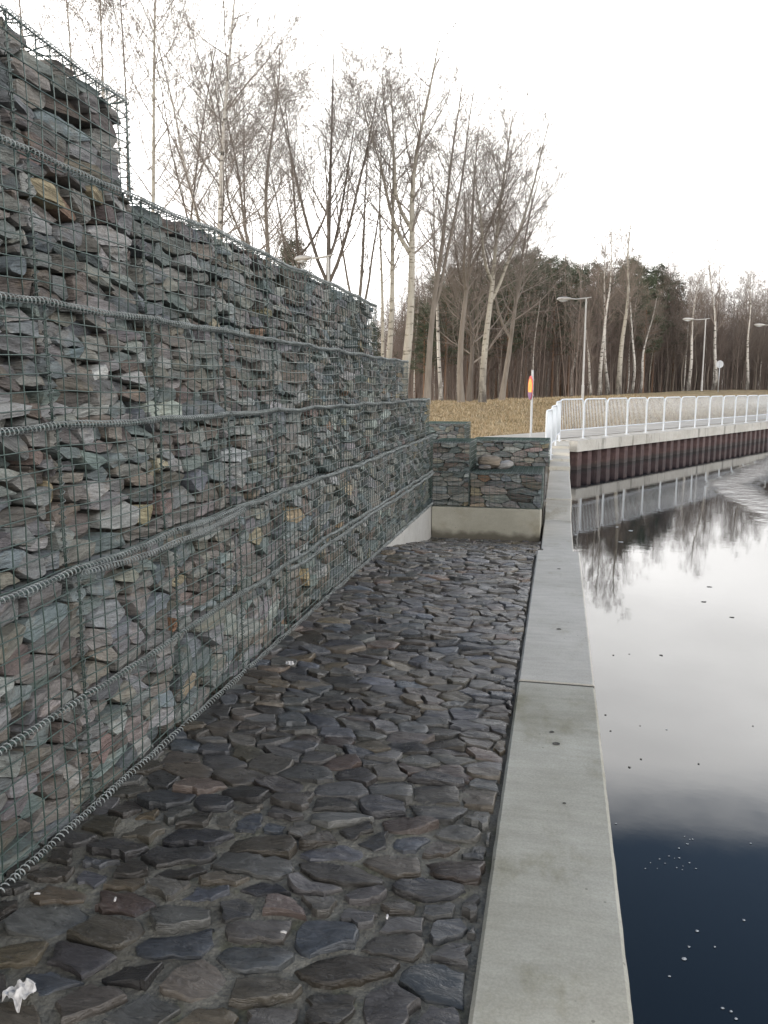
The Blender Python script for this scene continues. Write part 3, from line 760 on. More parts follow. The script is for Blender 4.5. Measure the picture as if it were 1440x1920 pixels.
# ------------------------------------------------------------------ quay coping
XA, XB = -0.185, 0.245
def coping(label, prof, name='coping_slab', xa=XA, xb=XB, thick=0.22, mat='coping'):
    """prof: list of (y, z) along the top; bevelled long slab"""
    m = MB(); b = 0.012; V = []
    sec = [(xa, -thick), (xa, -b), (xa + b, 0), (xb - b, 0), (xb, -b), (xb, -thick)]
    fine = []
    for (ya, za), (yb, zb) in zip(prof[:-1], prof[1:]):
        k = max(1, int((yb - ya) / 0.06)); fine += [(ya + (yb - ya) * i / k, za + (zb - za) * i / k) for i in range(k)]
    prof = fine + [prof[-1]]
    for (y, z) in prof:
        e = [0.0025 * nz(y * 9, q * 7.0) + (-0.006 if nz(y * 4.3, q * 3.0 + 50) > 0.52 else 0) for q in (1, 2)]
        V += [(x + (-e[0] if i == 1 else e[1] if i == 4 else 0), y, z + dz + ((e[0] if i == 1 else e[1]) * 1.2 if i in (1, 4) else 0)) for i, (x, dz) in enumerate(sec)]
    n = 6; Q = []
    for i in range(len(prof) - 1):
        for k in range(n): k2 = (k + 1) % n; Q.append((i * n + k, i * n + k2, (i + 1) * n + k2, (i + 1) * n + k)[::-1])
    L = (len(prof) - 1) * n
    m.add(V, Q, polys=[list(range(n)), list(range(L, L + n))[::-1]])
    o = m.build(name, M[mat], origin=(0, prof[0][0], 0))
    return tag(o, label, 'coping', 'concrete coping slabs along the quay edge')
CZ = 0.02
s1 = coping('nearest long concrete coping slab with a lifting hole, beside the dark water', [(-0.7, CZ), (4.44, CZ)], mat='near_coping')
s2 = coping('second long concrete coping slab, ending at the step down', [(4.485, CZ), (8.3, CZ)])
coping('lowered coping slab beyond the step, beside the olive concrete plinth', [(8.31, -0.40), (12.9, -0.40)], xb=XB - 0.01)
coping('short ramped coping piece rising from the lowered slab', [(12.91, -0.40), (13.45, -0.15)], xb=XB - 0.01)
coping('narrow far coping slab below the end of the white railing', [(13.46, -0.13), (18.0, -0.11)], xb=XB + 0.0)
coping('warm toned stepped coping end climbing to the promenade corner', [(18.01, -0.02), (19.0, 0.0), (19.01, 0.06), (19.6, 0.09), (19.61, 0.16), (20.4, 0.2), (20.41, 0.26), (22.1, 0.275)], xb=XB + 0.02, thick=0.5)
jm = MB(); jm.box((XA + 0.004, 4.441, -0.19), (XB - 0.004, 4.484, CZ - 0.009)); jm.build('joint_filler', M['socket'], s2, origin=None).location = (0, -4.485, 0)
def socket(px, py, parent, rad=0.017):
    p = at_z(px, py, CZ); m = MB(); V = []
    for r_, z in ((rad, 0.0012), (rad * 0.85, 0.0025), (rad * 0.7, 0.0005)):
        V += [(r_ * math.cos(a * math.pi / 8) * 1.05, r_ * math.sin(a * math.pi / 8), z) for a in range(16)]
    m.add(V, [(r * 16 + k, r * 16 + (k + 1) % 16, (r + 1) * 16 + (k + 1) % 16, (r + 1) * 16 + k) for r in range(2) for k in range(16)], polys=[list(range(32, 48))])
    o = m.build('lifting_hole', M['socket'], parent, smooth=True); o.location = (p.x, p.y - parent.location.y, CZ + 0.001)
socket(1043, 1395, s1); socket(1035, 1373, s1, 0.011); socket(1058, 1507, s1, 0.007); socket(1048, 1067, s2); socket(1048, 1180, s2)
# quay wall under the coping, and the concrete under the stepped end
qw = MB(); qw.box((XA + 0.03, -0.7, -2.5), (XB - 0.03, 8.29, CZ - 0.215)); qw.box((XA + 0.03, 8.29, -2.5), (XB - 0.04, 22.2, -0.61)); 
o = qw.build('quay_wall', M['beam']); tag(o, 'concrete quay wall carrying the coping slabs above the water', 'wall')
# mortar skirt between the coping end and the lawn
sk = MB(); sk.box((-0.34, 13.3, -0.9), (XA + 0.02, 22.3, -0.16)); tag(sk.build('kerb_strip', M['beam']), kind='structure')

# ------------------------------------------------------------------ promenade edge: beam, sheet piles
def slab_ts(mb, t0, t1, s0, s1, z0, z1):
    c = [from_ts(t0, s0), from_ts(t1, s0), from_ts(t1, s1), from_ts(t0, s1)]
    V = [(p.x, p.y, z0) for p in c] + [(p.x, p.y, z1) for p in c]
    mb.add(V, [(0, 3, 2, 1), (4, 5, 6, 7), (0, 1, 5, 4), (1, 2, 6, 5), (2, 3, 7, 6), (3, 0, 4, 7)])
bm_ = MB(); seg = -0.25; t = seg
while t < 190: slab_ts(bm_, t, min(190, t + 5.985), -0.32, 0.45, -0.02, DECK_Z); t += 6.0
o = bm_.build('promenade_beam', M['beam']); tag(o, 'pale streaked concrete edge beam of the promenade above the rusty sheet piles', 'beam')
sp = thing('sheet_pile_wall', (P0.x, P0.y, WATER_Z), 'dark rusty corrugated sheet pile wall standing in the water under the promenade', 'pile wall')
pitch = 0.58
for k in range(72):
    t0 = -0.2 + k * pitch; m = MB(); q = []
    for f, s in ((0, -0.02), (0.14, -0.02), (0.30, -0.22), (0.70, -0.22), (0.86, -0.02), (1.0, -0.02)): q.append(from_ts(t0 + f * pitch, s))
    n = len(q); V = [(p.x - P0.x, p.y - P0.y, -1.4) for p in q] + [(p.x - P0.x, p.y - P0.y, -0.03 - WATER_Z) for p in q]
    V += [(x + ND.x * 0.012, y + ND.y * 0.012, z) for x, y, z in V]
    Q = [(i, i + 1, n + i + 1, n + i) for i in range(n - 1)] + [(2 * n + i + 1, 2 * n + i, 3 * n + i, 3 * n + i + 1) for i in range(n - 1)]
    Q += [(n + i, n + i + 1, 3 * n + i + 1, 3 * n + i) for i in range(n - 1)]
    m.add(V, Q); m.build('sheet_pile', M['pile'], sp)
m = MB(); slab_ts(m, 41.5, 190, -0.2, 0.0, -2.5, -0.03); tag(m.build('sheet_pile_wall', M['pile']), 'remote straight stretch of dark pile wall far along the promenade', 'pile wall')

# ------------------------------------------------------------------ white railing panels
PW, PH = 1.40, 1.10
def railing(loc, ang, label, drop=0.0, w=PW - 0.04, base=None):
    r = base if base is not None else None
    t_ = thing('railing_panel', loc, label, 'railing', 'white railing panels along the promenade', ang)
    fr = MB(); rr = 0.16; pts = [(0, 0, -drop), (0, 0, PH - rr)]
    for a in range(1, 6): th = math.pi / 2 * a / 6; pts.append((rr - rr * math.cos(th), 0, PH - rr + rr * math.sin(th)))
    pts.append((rr, 0, PH)); pts.append((w - rr, 0, PH))
    for a in range(1, 6): th = math.pi / 2 * a / 6; pts.append((w - rr + rr * math.sin(th), 0, PH - rr + rr * math.cos(th)))
    pts += [(w, 0, PH - rr), (w, 0, -drop)]
    fr.tube(pts, 0.021, 8); fr.build('frame', M['white'], t_, smooth=True, sharp=0.8)
    b = MB(); b.tube([(0, 0, 0.27 - drop), (w, 0, 0.27 - drop)], 0.018, 6); b.build('bottom_rail', M['white'], t_, smooth=True)
    bars = MB(); nb = 15
    for i in range(1, nb):
        x = w * i / nb; zt = PH if rr < x < w - rr else PH - rr + math.sqrt(max(0, rr * rr - (rr - min(x, w - x)) ** 2))
        bars.tube([(x, 0, 0.27 - drop), (x, 0, zt)], 0.0075, 5)
    bars.build('bars', M['white'], t_, smooth=True)
    ft = MB()
    for x in (0, w): ft.box((x - 0.06, -0.05, -drop), (x + 0.06, 0.05, 0.012 - drop))
    ft.build('foot_plate', M['white'], t_)
    return t_
ang = math.atan2(UD.y, UD.x)
proto = None
for k in range(30):
    p = from_ts(k * PW - 0.55 + 0.02, 0.10); lab = f'white barred railing panel, {ORD[k]} from the quay corner' if k < 13 else 'far white railing panel beyond the thirteenth, along the promenade'
    if k == 0: proto = railing((p.x, p.y, DECK_Z), ang, lab)
    else:
        c = copy_tree(proto); c.location = (p.x, p.y, DECK_Z); c['label'] = lab
# short flight towards the camera along the stepped coping
A = Vector((0.02, 22.0)); B = Vector((-0.27, 17.6)); d = (A - B); L = d.length / 3
for k, (dz, drop, word) in enumerate([(0.10, 0.06, 'nearest'), (0.16, 0.02, 'middle'), (0.24, 0.0, 'farthest')]):
    p = B + d * (k / 3)
    railing((p.x, p.y, dz), math.atan2(d.y, d.x), f'{word} white railing panel seen edge on, along the stepped coping end', drop=drop, w=L - 0.04)

# ------------------------------------------------------------------ lamps and signs
def lamp(px, py, F, label, H=6.0, arm=1.9, ref=None):
    p = at_f(px, py, F); z = ground_z(p.x, p.y)
    if ref is not None:
        o = copy_tree(ref); o.location = (p.x, p.y, z - 0.03); o['label'] = label; return o
    t_ = thing('street_lamp', (p.x, p.y, z - 0.03), label, 'street lamp', 'street lamps along the road behind the lawn')
    m = MB(); m.tube([(0, 0, 0), (0, 0, 0.9), (0, 0, 0.92), (0, 0, H)], [0.085, 0.085, 0.062, 0.045], 10); m.build('pole', M['lampgrey'], t_, smooth=True, sharp=0.5)
    m = MB(); dx, dy = ND.x, ND.y
    m.tube([(-dx * 0.35, -dy * 0.35, H + 0.05), (0, 0, H + 0.01), (dx * 0.6, dy * 0.6, H - 0.0), (dx * 1.1, dy * 1.1, H + 0.06)], [0.02, 0.045, 0.04, 0.035], 8); m.build('arm', M['lampgrey'], t_, smooth=True)
    m = MB(); pts = [(dx * q, dy * q, H + 0.06 + 0.05 * (q - 1.0)) for q in (1.0, 1.1, 1.3, 1.6, 1.85, 1.98)]
    m.tube(pts, [0.04, 0.075, 0.115, 0.13, 0.09, 0.02], 10)
    o = m.build('lamp_head', M['lampgrey'], t_, smooth=True)
    m = MB(); m.tube([(dx * 1.25, dy * 1.25, H - 0.02), (dx * 1.5, dy * 1.5, H - 0.02), (dx * 1.8, dy * 1.8, H - 0.005)], [0.03, 0.09, 0.03], 8); m.build('lens', M['white'], o, smooth=True)
    return t_
lp = lamp(1092, 748, 49, 'grey street lamp nearest the white railing corner, arm pointing left')
lamp(1315, 738, 69, 'grey street lamp in the middle distance, near the small round sign', ref=lp)
lamp(1447, 738, 75, 'grey street lamp cut by the right edge of the picture', ref=lp)
lamp(617, 640, 33, 'grey street lamp head peeping over the long stone wall among trunks', ref=lp)

def disc(mb, c, nrm, up, r, thick, seg=36, half=None):
    n_ = Vector(nrm).normalized(); u = Vector(up).normalized(); s = n_.cross(u); c = Vector(c); V = []
    ang_ = [2 * math.pi * i / seg for i in range(seg)]
    ring = [(r * math.cos(a), r * math.sin(a)) for a in ang_]
    if half is not None: ring = [(x, y) for x, y in ring if y <= half]; ring.sort(key=lambda q: math.atan2(q[1] + r, q[0])); e = math.sqrt(r * r - half * half); ring = [(e, half)] + [q for q in sorted(ring, key=lambda q: -q[0])] + [(-e, half)]
    k = len(ring)
    for o_ in (0, thick): V += [tuple(c + s * x + u * y + n_ * o_) for x, y in ring]
    mb.add(V, [(i, (i + 1) % k, k + (i + 1) % k, k + i) for i in range(k)], polys=[list(range(k))[::-1], list(range(k, 2 * k))])
sp_ = at_f(995, 825, 21.3); sz_ = ground_z(sp_.x, sp_.y)
st = thing('road_sign', (sp_.x, sp_.y, sz_), 'round red and yellow sign on a slim grey post, seen almost edge on', 'sign')
top_z = at_f(995, 694, 21.3).z - sz_
m = MB(); m.tube([(0, 0, -0.2), (0, 0, top_z)], 0.032, 10); m.build('post', M['galv'], st, smooth=True, sharp=0.8)
nrm = (-RV * 0.999 - HV * 0.015).normalized(); cz_ = at_f(995, 727, 21.3).z - sz_; rad = 0.31
m = MB(); disc(m, Vector((0, 0, cz_)) + nrm * 0.040, nrm, ZV, rad, 0.012); sd_ = m.build('sign_disc', M['red'], st)
m = MB(); disc(m, Vector((0, 0, cz_)) + nrm * 0.0528, nrm, ZV, rad * 0.76, 0.003); m.build('yellow_field', M['yellow'], sd_)
m = MB(); disc(m, Vector((0, 0, cz_)) + nrm * 0.0562, nrm, ZV, rad * 0.98, 0.003, half=-rad * 0.38); m.build('purple_segment', M['purple'], sd_)
m = MB()
q = Vector((0, 0, cz_ + 0.03)) + nrm * 0.0562; sx = nrm.cross(ZV)
for (w_, h_, ox, oz) in ((0.05, 0.16, 0, 0.0), (0.05, 0.03, 0.0, 0.12)):
    cc = [q + sx * (ox - w_ / 2) + ZV * (oz - h_ / 2), q + sx * (ox + w_ / 2) + ZV * (oz - h_ / 2), q + sx * (ox + w_ / 2) + ZV * (oz + h_ / 2), q + sx * (ox - w_ / 2) + ZV * (oz + h_ / 2)]
    m.add([tuple(v) for v in cc], [(0, 1, 2, 3)])
m.build('symbol', M['black'], sd_)
m = MB()
for dz in (-0.2, 0.2): m.box((-0.045, -0.045, cz_ + dz - 0.02), (0.045, 0.045, cz_ + dz + 0.02))
m.build('bracket', M['galv'], st)
p2 = at_f(1346, 738, 66); z2 = ground_z(p2.x, p2.y)
st2 = thing('road_sign', (p2.x, p2.y, z2), 'small round grey sign back on a post before the far birches', 'sign')
m = MB(); m.tube([(0, 0, -0.2), (0, 0, 2.45)], 0.035, 8); m.build('post', M['galv'], st2, smooth=True)
m = MB(); disc(m, (0, 0, 2.2), (HV * -1), ZV, 0.3, 0.02); m.build('sign_disc', M['galv'], st2)

# ------------------------------------------------------------------ litter
def scrap(px, py, z, size, seed, label, tall=0.5, cat='litter', name='paper_scrap', mat='paper', group=None):
    p = at_z(px, py, z); rng = random.Random(seed); m = MB(); n = 13; V = []
    for j in range(n):
        for i in range(n):
            a, b = (i / (n - 1) - 0.5) * 2, (j / (n - 1) - 0.5) * 2
            k = 1 + 0.55 * nz(a * 1.3 + seed, b * 1.3, 1.0)
            f = math.floor(4 * nz(a * 1.6, b * 1.6 + seed, 5.0)) / 4
            V.append((a * size[0] * k, b * size[1] * k, tall * size[0] * (0.55 + 0.9 * nz(a * 2.1, b * 2.1, seed) + 0.35 * f - 0.45 * (a * a + b * b))))
    lo = min(v[2] for v in V); V = [(x, y, zz - lo) for x, y, zz in V]
    Q = [(j * n + i, j * n + i + 1, (j + 1) * n + i + 1, (j + 1) * n + i) for j in range(n - 1) for i in range(n - 1)]
    m.add(V, Q); o = m.build(name, M[mat], smooth=False)
    sol = o.modifiers.new('sheet', 'SOLIDIFY'); sol.thickness = 0.001
    o.location = (p.x, p.y, z); o.rotation_euler = (0, 0, rng.uniform(0, 6)); return tag(o, label, cat, group)
scrap(40, 1872, 0.02, (0.036, 0.03), 4, 'crumpled white paper ball on the cobbles in the lower left corner', 0.8)
scrap(543, 1246, 0.022, (0.032, 0.02), 7, 'small torn white tissue on the cobbles near the wall foot', 0.4)
scrap(924, 868, 0.50, (0.07, 0.05), 15, 'white scrap on the low end basket beside the grey loose stone', 0.3)
for i, (px, py, lab) in enumerate([(532, 1748, 'tiny white scrap between large cobbles near the lower middle'), (726, 1719, 'tiny white stub on the cobbles left of the coping'), 
                                   (70, 1676, 'tiny white stick by the wall foot near the left edge'), (216, 1686, 'tiny pale scrap on the cobbles right of the white stick')]):
    p = at_z(px, py, 0.028); m = MB(); a = i * 1.7; l = 0.009
    m.tube([(-l * math.cos(a), -l * math.sin(a), 0), (0, 0, 0.002), (l * math.cos(a), l * math.sin(a), 0)], [0.003, 0.004, 0.0035], 6)
    o = m.build('scrap', M['paper'], smooth=True, sharp=0.8); o.location = p; tag(o, lab, 'litter')
# specks floating on the water
rng = random.Random(77)
def fleck(px, py, size, mat, label, group, name):
    p = at_z(px, py, WATER_Z + 0.003); m = MB(); k = 9
    size *= 0.5; ring = [(size * rng.uniform(0.5, 1.2) * math.cos(2 * math.pi * i / k), size * rng.uniform(0.5, 1.2) * math.sin(2 * math.pi * i / k)) for i in range(k)]
    m.add([(x, y, 0) for x, y in ring] + [(0, 0, 0.002)], None, [(i, (i + 1) % k, k) for i in range(k)])
    o = m.build(name, M[mat]); o.location = p; tag(o, label, 'fleck', group)
for (px, py) in [(1283, 1570), (1293, 1576), (1302, 1572), (1288, 1582), (1272, 1590), (1265, 1605), (1277, 1608), (1240, 1608), (1222, 1620), (1232, 1628), (1210, 1630), (1280, 1622), (1290, 1620), (1302, 1629), (1270, 1626), (1282, 1632), (1245, 1617), (1253, 1605)]:
    fleck(px + rng.gauss(0, 2), py + rng.gauss(0, 2), rng.uniform(0.005, 0.012), 'foam', 'pale foam fleck in the loose cluster on the dark water', 'cluster of foam flecks', 'foam_fleck')
for (px, py, s) in [(1283, 1797, 0.02), (1307, 1745, 0.016), (1395, 1725, 0.012), (1408, 1581, 0.012), (1155, 1544, 0.012), (1292, 1775, 0.012), (1255, 1830, 0.012), (1355, 1890, 0.012), (1370, 1896, 0.012), (1380, 1910, 0.012), (1340, 1775, 0.01), (1250, 1367, 0.014)]:
    fleck(px, py, s, 'foam', 'single pale foam fleck drifting apart on the dark water', 'scattered single foam flecks', 'foam_fleck')
for (px, py, s) in [(1180, 1438, 0.024), (1202, 1423, 0.018), (1135, 1340, 0.02), (1310, 1432, 0.018), (1240, 1228, 0.04), (1372, 1157, 0.05), (1330, 1100, 0.06), (1320, 1128, 0.06), (1145, 1370, 0.014), (1200, 1360, 0.014), (1412, 1361, 0.014), (1150, 1228, 0.02), (1180, 1226, 0.02)]:
    fleck(px, py, s, 'leaf', 'dark leaf fleck floating on the bright reflecting water', 'dark leaf flecks on the water', 'floating_leaf')
for (px, py, s) in [(1157, 988, 0.07), (1182, 995, 0.09), (1165, 1016, 0.08), (1080, 1003, 0.05)]:
    fleck(px, py, s, 'foam', 'pale floe fleck on the water in the railing reflection', 'pale flecks in the railing reflection', 'foam_fleck')

# ------------------------------------------------------------------ trees
def grow(mb, rng, p, d, L, r, level, maxlev, up, spread, nk, wander=0.10, sides=None, droop=0.0):
    n = 7 if level == 1 else 4 if level == 2 else 3
    pts = [tuple(p)]; dirs = [d.copy()]; q = p.copy(); dd = d.copy()
    for i in range(n):
        dd = (dd + Vector((rng.gauss(0, wander), rng.gauss(0, wander), rng.gauss(0, wander * 0.7) + up - droop * (i / n)))).normalized()
        q = q + dd * (L / n); pts.append(tuple(q)); dirs.append(dd.copy())
    rad = [max(0.003, r * (1 - 0.82 * i / n)) for i in range(n + 1)]
    mb.tube(pts, rad, sides or (5 if level == 1 else 3), cap=False)
    if level >= maxlev: return
    m = nk[level - 1] if level - 1 < len(nk) else 3
    m = max(1, int(round(m * rng.uniform(0.75, 1.25))))
    for k in range(m):
        f = rng.uniform(0.22, 1.0) if k else 0.97
        i = min(n - 1, int(f * n)); a = Vector(pts[i]).lerp(Vector(pts[i + 1]), f * n - i)
        ax = dirs[i].cross(Vector((rng.gauss(0, 1), rng.gauss(0, 1), rng.gauss(0, 1))))
        if ax.length < 1e-3: continue
        nd = dirs[i].copy(); nd.rotate(Matrix.Rotation(R(rng.uniform(*spread)), 3, ax.normalized()))
        grow(mb, rng, a, nd, L * rng.uniform(0.40, 0.72) * (1.15 - 0.45 * f), max(0.0035, rad[i] * rng.uniform(0.45, 0.7)), level + 1, maxlev, up * 0.8, spread, nk, wander * 1.1, droop=droop)

def bare_tree(seed, H, r0, lean=(0, 0), forks=0, first=0.25, nb=20, maxlev=4, nk=(8, 5, 4), up=0.07, spread=(20, 50), blen=0.30, bangle=(28, 55), bend=0.02, droop=0.0):
    """returns (trunk MB, crown MB); origin at the foot"""
    rng = random.Random(seed); tr = MB(); cr = MB()
    stems = []
    n = 14; pts = [Vector((0, 0, -0.3))]
    for i in range(1, n + 1):
        f = i / n; wx = bend * H * nz(f * 2.3, seed * 1.7); wy = bend * H * nz(f * 2.3, seed * 1.7 + 40)
        pts.append(Vector((lean[0] * f ** 1.3 + wx, lean[1] * f + wy, H * f)))
    rad = [r0 * (1.25 if i == 0 else (1 - 0.93 * (i / n) ** 0.85)) + 0.006 for i in range(n + 1)]
    tr.tube([tuple(p) for p in pts], rad, 9, cap=False); stems.append((pts, rad, first))
    for k in range(forks):
        f0 = rng.uniform(0.28, 0.55); i = int(f0 * n); base = pts[i]; az = rng.uniform(0, 6.28) if k else rng.choice((0.2, 3.0)); out = rng.uniform(0.10, 0.2) * H
        L = H * rng.uniform(0.80, 1.0) - base.z; q = [base.copy()]
        for j in range(1, 10):
            g_ = j / 9; q.append(base + Vector((math.cos(az) * out * g_ ** 0.75, math.sin(az) * out * g_ ** 0.75, L * g_)) + Vector((nz(g_ * 2.5, seed + k), nz(g_ * 2.5, seed + k + 9), 0)) * bend * H * 0.8)
        rr = [rad[i] * 0.72 * (1 - 0.92 * j / 9) + 0.005 for j in range(10)]
        tr.tube([tuple(p) for p in q], rr, 8, cap=False); stems.append((q, rr, 0.1))
    for (q, rr, f0) in stems:
        m = int(nb * (1 if q is pts else 0.7)); nn = len(q) - 1
        for k in range(m):
            f = f0 + (0.985 - f0) * ((k + rng.random()) / m); i = min(nn - 1, int(f * nn)); a = q[i].lerp(q[i + 1], f * nn - i); t = (q[i + 1] - q[i]).normalized()
            az = k * 2.4 + rng.uniform(-0.5, 0.5); out = Vector((math.cos(az), math.sin(az), 0)); an = R(rng.uniform(*bangle))
            d = (t * math.cos(an) + out * math.sin(an)).normalized()
            L = H * blen * rng.uniform(0.6, 1.15) * (1.12 - 0.72 * f) * (0.55 + 0.45 * min(1, (f - f0) * 5 + 0.4))
            grow(cr, rng, a, d, L, max(0.008, rr[i] * rng.uniform(0.28, 0.5)), 1, maxlev, up, spread, nk, droop=droop)
    return tr, cr

def place_tree(x, F, ytop, xtop, label, seed, bark, twig, r_px=None, name='bare_tree', cat='tree', group='bare trees behind the long wall', **kw):
    b = at_f(x, 728, F); z = ground_z(b.x, b.y); t = at_f(xtop, ytop, F); H = t.z - z
    off = (t.x - b.x, t.y - b.y); r0 = (r_px / 1500 * F / 2) if r_px else H * 0.011
    T = thing(name, (b.x, b.y, z), label, cat, group)
    tr, cr = bare_tree(seed, H, r0, lean=off, **kw)
    tr.build('trunk', M[bark], T, smooth=True); cr.build('crown', M[twig], T, smooth=True)
    return T
# (x at eye level, depth, y of the top, x of the top, ...): each tree stands on the ground at its own distance
UPR = dict(bangle=(26, 56), blen=0.38, nb=22)
place_tree(70, 24, -330, 30, 'thin bare tree at the far left, behind the topmost basket', 101, 'midbark', 'twig', 6, first=0.3, nb=18, **{'bangle': (29, 58), 'blen': 0.31})
place_tree(150, 30, -260, 110, 'slim grey tree left of the ragged topmost basket', 102, 'aspen', 'twig', 6, first=0.3, **UPR)
place_tree(205, 27, -300, 180, 'slender pale tree straight above the ragged basket', 103, 'aspen', 'twig', 7, first=0.3, **UPR)
place_tree(245, 33, -180, 225, 'dark thin tree leaning beside the ragged basket', 104, 'midbark', 'twig', 6, first=0.25, **UPR)
place_tree(285, 26, -240, 300, 'pale straight aspen trunk just right of the ragged topmost basket', 105, 'aspen', 'twig', 10, first=0.35, nb=22, **{'bangle': (26, 56), 'blen': 0.34})
place_tree(330, 34, -60, 420, 'slanting thin tree crossing between the two pale trunks', 106, 'midbark', 'twig', 6, forks=1, first=0.3, **UPR)
place_tree(400, 27, -150, 450, 'tall white birch with a stout trunk above the wall top', 107, 'birch', 'twig', 14, forks=1, first=0.28, nb=26, **{'bangle': (34, 68), 'blen': 0.46})
place_tree(436, 31, 60, 395, 'dark crooked stem close beside the tall white birch', 108, 'darkbark', 'twig', 8, first=0.3, bend=0.06, nb=18, blen=0.30)
place_tree(500, 30, 95, 525, 'forked grey tree midway along the wall top', 109, 'midbark', 'twig', 13, forks=2, first=0.4, nb=20, bend=0.05, **{'bangle': (24, 53), 'blen': 0.31})
place_tree(470, 37, 130, 455, 'thin grey tree behind the forked one', 110, 'midbark', 'twig', 7, first=0.3, **UPR)
place_tree(575, 36, 190, 535, 'dark many branched tree left of the lamp head', 111, 'darkbark', 'twig', 10, forks=2, first=0.3, nb=16, **{'bangle': (22, 44), 'blen': 0.31})
place_tree(613, 34, 95, 622, 'dark upright tree with steep limbs right behind the lamp head', 112, 'darkbark', 'twig', 14, forks=3, first=0.42, nb=18, bend=0.008, **{'bangle': (20, 42), 'blen': 0.34})
place_tree(668, 38, 265, 690, 'small bare tree forking low into a wide V', 113, 'midbark', 'twig', 10, forks=2, first=0.45, nb=10, maxlev=3, **{'bangle': (22, 48), 'blen': 0.26})
place_tree(712, 36, 190, 718, 'very thin pale stem left of the big twin aspen', 114, 'aspen', 'twig', 7, first=0.4, nb=14, **{'bangle': (26, 53), 'blen': 0.26})
place_tree(733, 34, 140, 738, 'left stem of the big twin aspen by the wall end', 115, 'aspen', 'twig', 13, first=0.4, nb=18, bend=0.03, **{'bangle': (28, 56), 'blen': 0.26})
place_tree(748, 33, 70, 815, 'right cream coloured stem of the big twin aspen, leaning right', 116, 'aspen', 'twig', 19, forks=2, first=0.42, nb=22, bend=0.03, **{'bangle': (28, 58), 'blen': 0.29})
place_tree(800, 38, 140, 868, 'brown leaning tree right of the twin aspen', 117, 'midbark', 'twig', 13, forks=1, first=0.35, nb=22, **{'bangle': (28, 58), 'blen': 0.31})
place_tree(828, 46, 300, 805, 'thin white birch stem in front of the brown wood', 118, 'birch', 'twig', 8, first=0.45, nb=16, **{'bangle': (28, 56), 'blen': 0.26})
place_tree(866, 42, 250, 890, 'brown tree with an upswept fan crown above the lawn', 119, 'midbark', 'twig', 13, forks=2, first=0.4, nb=22, **{'bangle': (26, 54), 'blen': 0.34})
place_tree(905, 42, 215, 960, 'pale leaning tree with the widest crown, arching right', 120, 'aspen', 'twig', 14, forks=2, first=0.38, nb=24, **{'bangle': (30, 64), 'blen': 0.39})
place_tree(940, 47, 330, 1010, 'grey tree whose crown sweeps right over the pines', 121, 'midbark', 'twig', 11, forks=2, first=0.35, nb=24, **{'bangle': (30, 64), 'blen': 0.39})
place_tree(880, 44, 400, 850, 'short twisted thicket tree low at the wood edge', 122, 'darkbark', 'twig', 10, forks=3, first=0.2, nb=24, bend=0.06, **{'bangle': (34, 73), 'blen': 0.39})
for i, (x, F, yt, xt, lab) in enumerate([(1125, 62, 430, 1150, 'white birch of the tall clump right of the street lamp'), (1140, 63, 450, 1135, 'leftmost white birch in the tall clump beside the lamp'),
                                       (1160, 62, 415, 1185, 'grey leaning stem of the tall birch clump'), (1185, 66, 500, 1180, 'slim white birch standing apart right of the tall clump'),
                                       (1072, 64, 560, 1100, 'slanting white birch left of the lamp pole'), (1200, 68, 560, 1225, 'white birch with branches reaching right'),
                                       (1108, 60, 600, 1098, 'short crooked birch close to the lamp pole foot'), (1290, 72, 520, 1310, 'slender birch left of the middle lamp'),
                                       (1335, 76, 470, 1330, 'tallest birch behind the middle lamp'), (1400, 78, 520, 1405, 'birch between the middle and right lamps')]):
    place_tree(x, F, yt, xt, lab, 140 + i, 'birch' if i != 2 else 'aspen', 'paletwig', [8, 7, 11, 6, 6, 6, 6, 7, 7, 6][i], name='birch_tree', first=0.42, nb=20, group='white birches at the edge of the wood', bend=0.04, **{'bangle': (24, 50), 'blen': 0.29})

# the wood behind: slim trees, copied
fv = []
for i, (bark, twig) in enumerate([('midbark', 'redtwig'), ('darkbark', 'twig'), ('birch', 'redtwig'), ('midbark', 'paletwig'), ('darkbark', 'redtwig'), ('birch', 'paletwig'), ('aspen', 'redtwig')]):
    tr, cr = bare_tree(300 + i, 12.0, 0.085, first=0.22, nb=30, maxlev=4, nk=(6, 5, 4), blen=0.27, bangle=(25, 58), bend=0.03, lean=(random.Random(i).uniform(-1, 1), 0))
    fv.append((tr, cr, bark, twig))
def front(px): return 58 + 20 * sstep(1080, 1260, px)     # where the wood begins, seen along that bearing
rng = random.Random(9); protos = {}
NAMES = ['slim brown bare tree', 'slim dark bare tree', 'slim white birch', 'slim greyish bare tree', 'slim dark reddish bare tree', 'slim pale birch', 'slim pale reddish bare tree']
def wood_tree(i, x, y, s, rz):
    if i not in protos:
        tr, cr, bark, twig = fv[i]
        T = thing('wood_tree', (x, y, 0), f'{NAMES[i]} inside the brown wood behind the lawn', 'tree', 'slim trees of the brown wood')
        tr.build('trunk', M[bark], T, smooth=True); cr.build('crown', M[twig], T, smooth=True); protos[i] = T
    else: T = copy_tree(protos[i])
    T.location = (x, y, ground_z(x, y) - 0.1); T.scale = (s, s, s * rng.uniform(0.9, 1.1)); T.rotation_euler = (0, 0, rz)
count = 0
